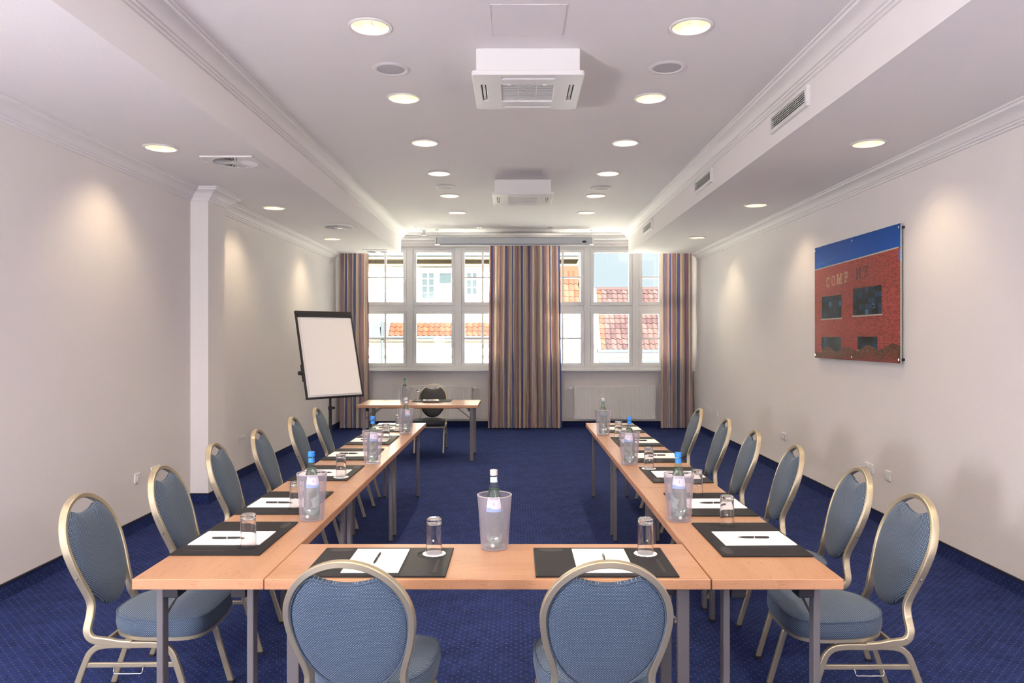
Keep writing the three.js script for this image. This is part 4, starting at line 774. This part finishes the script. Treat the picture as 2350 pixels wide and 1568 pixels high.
function outWindow(parent, x, y, w, h, d, cols, rows, curtainHalf) {
  const f = part(parent, 'window', rectFrame(x, x + w, y, y + h, 0.07, d - 0.08, d), outWhite);
  part(f, 'pane', box(x + 0.05, x + w - 0.05, y + 0.05, y + h - 0.05, d - 0.03, d - 0.01), outPane);
  const bars = []; for (let k = 1; k < cols; k++) bars.push(box(x + w * k / cols - 0.03, x + w * k / cols + 0.03, y + 0.07, y + h - 0.07, d - 0.07, d - 0.03)); for (let k = 1; k < rows; k++) bars.push(box(x + 0.07, x + w - 0.07, y + h * k / rows - 0.02, y + h * k / rows + 0.02, d - 0.065, d - 0.035));
  if (bars.length) part(f, 'glazing_bar', merge(bars), outWhite);
  if (curtainHalf) part(f, 'net_curtain', box(x + 0.08, x + w - 0.08, y + 0.08, y + h * 0.6, d - 0.034, d - 0.031), netMat);
}
{
  const b = thing('townhouse', 'cream house across the street with orange eave tiles, seen through the left window', 'building', [0, 0, 0]);
  part(b, 'upper_wall', box(-13, 2.9, 1.0, 5.2, 36, 44), cream); part(b, 'lower_wall', box(-13, 2.9, -7, 1.5, 32, 36), cream);
  part(b, 'cornice', merge([box(-13, 3.0, 5.0, 5.3, 35.6, 36), box(-13, 3.0, 5.3, 5.42, 35.3, 36.2)]), creamBand);
  part(b, 'string_course', merge([box(-13, 3.0, 1.2, 1.32, 31.85, 32), box(-13, 3.0, 0.72, 0.8, 31.9, 32)]), creamBand);
  part(b, 'gutter', box(-13, 3.0, 1.5, 1.64, 31.7, 31.95, 0.04), slate); part(b, 'main_roof', (() => { const g = box(-13, 3.0, 0, 6, -0.1, 0.1); g.rotateX(-0.75); g.translate(0, 5.42, -35.6); return g; })(), slate);
  roof(b, 'eave_roof', -5.5, 3.0, 1.62, 31.9, 0.85, 0.92, 0.24, 0.29, tileOrange);
  part(b, 'eave_roof_plain', (() => { const g = box(-13, -5.5, 0, 0.92, -0.02, 0.06); g.rotateX(-0.85); g.translate(0, 1.62, -31.9); return g; })(), slate);
  part(b, 'downpipe', rod([-5.75, -6, -31.85], [-5.75, 2.3, -31.85], 0.06, 10), slate); part(b, 'bracket', box(-5.9, -5.5, 4.2, 5.0, 35.7, 36, 0.05), cream);
  part(b, 'window_surround', box(-4.75, -2.95, 3.25, 4.95, 35.93, 36), outWhite);
  outWindow(b, -4.62, 3.38, 0.72, 1.36, 35.93, 2, 4); outWindow(b, -3.78, 3.38, 0.72, 1.36, 35.93, 1, 1, true); outWindow(b, -2.45, 3.6, 0.62, 1.15, 35.99, 2, 3); outWindow(b, -9.6, 3.38, 0.8, 1.36, 35.99, 2, 3);
  outWindow(b, -1.75, -0.75, 0.9, 1.2, 31.99, 2, 2); outWindow(b, -4.4, -1.3, 1.4, 1.0, 31.99, 3, 2);
}
{
  const b = thing('gabled_house', 'white house with a steep orange roof just right of the middle curtain', 'building', [0, 0, 0]);
  part(b, 'wall', box(1.6, 3.0, -7, 2.9, 30.2, 31.5), outWhite); roof(b, 'roof', 1.72, 2.62, 2.95, 30.25, 0.5, 1.85, 0.225, 0.31, tileOrange);
  part(b, 'chimney', box(2.65, 3.0, 2.9, 4.0, 30.4, 30.9, 0.02), outWhite);
}
{
  const b = thing('tiled_house', 'low house with a large red-brown tiled roof outside the right window', 'building', [0, 0, 0]);
  part(b, 'wall', box(3.15, 9.0, -7, 1.12, 28.1, 34), cream); part(b, 'gutter', box(3.05, 9.0, 0.98, 1.12, 27.75, 28.0, 0.04), slate);
  roof(b, 'tiled_roof', 3.2, 6.9, 1.1, 27.95, 0.62, 2.95, 0.205, 0.245, tileBrown, tileOrange);
  part(b, 'roof_ridge', rod([3.2, 3.5, -29.67], [7, 3.5, -29.67], 0.09, 10), tileBrown[0]); part(b, 'gable_edge', (() => { const g = box(-0.22, 0, 0, 2.95, -0.05, 0.1); g.rotateX(-0.62); g.translate(3.2, 1.1, -27.95); return g; })(), outWhite);
  part(b, 'ledge', box(3.15, 9, 0.6, 0.7, 27.95, 28.1), slate);
}
struct('street_ground', box(-40, 40, -7.2, -7, 14, 60), M(lin(0.4, 0.39, 0.37), 0.9), 'pale street far below the windows', 'ground');

renderer.render(scene, camera);
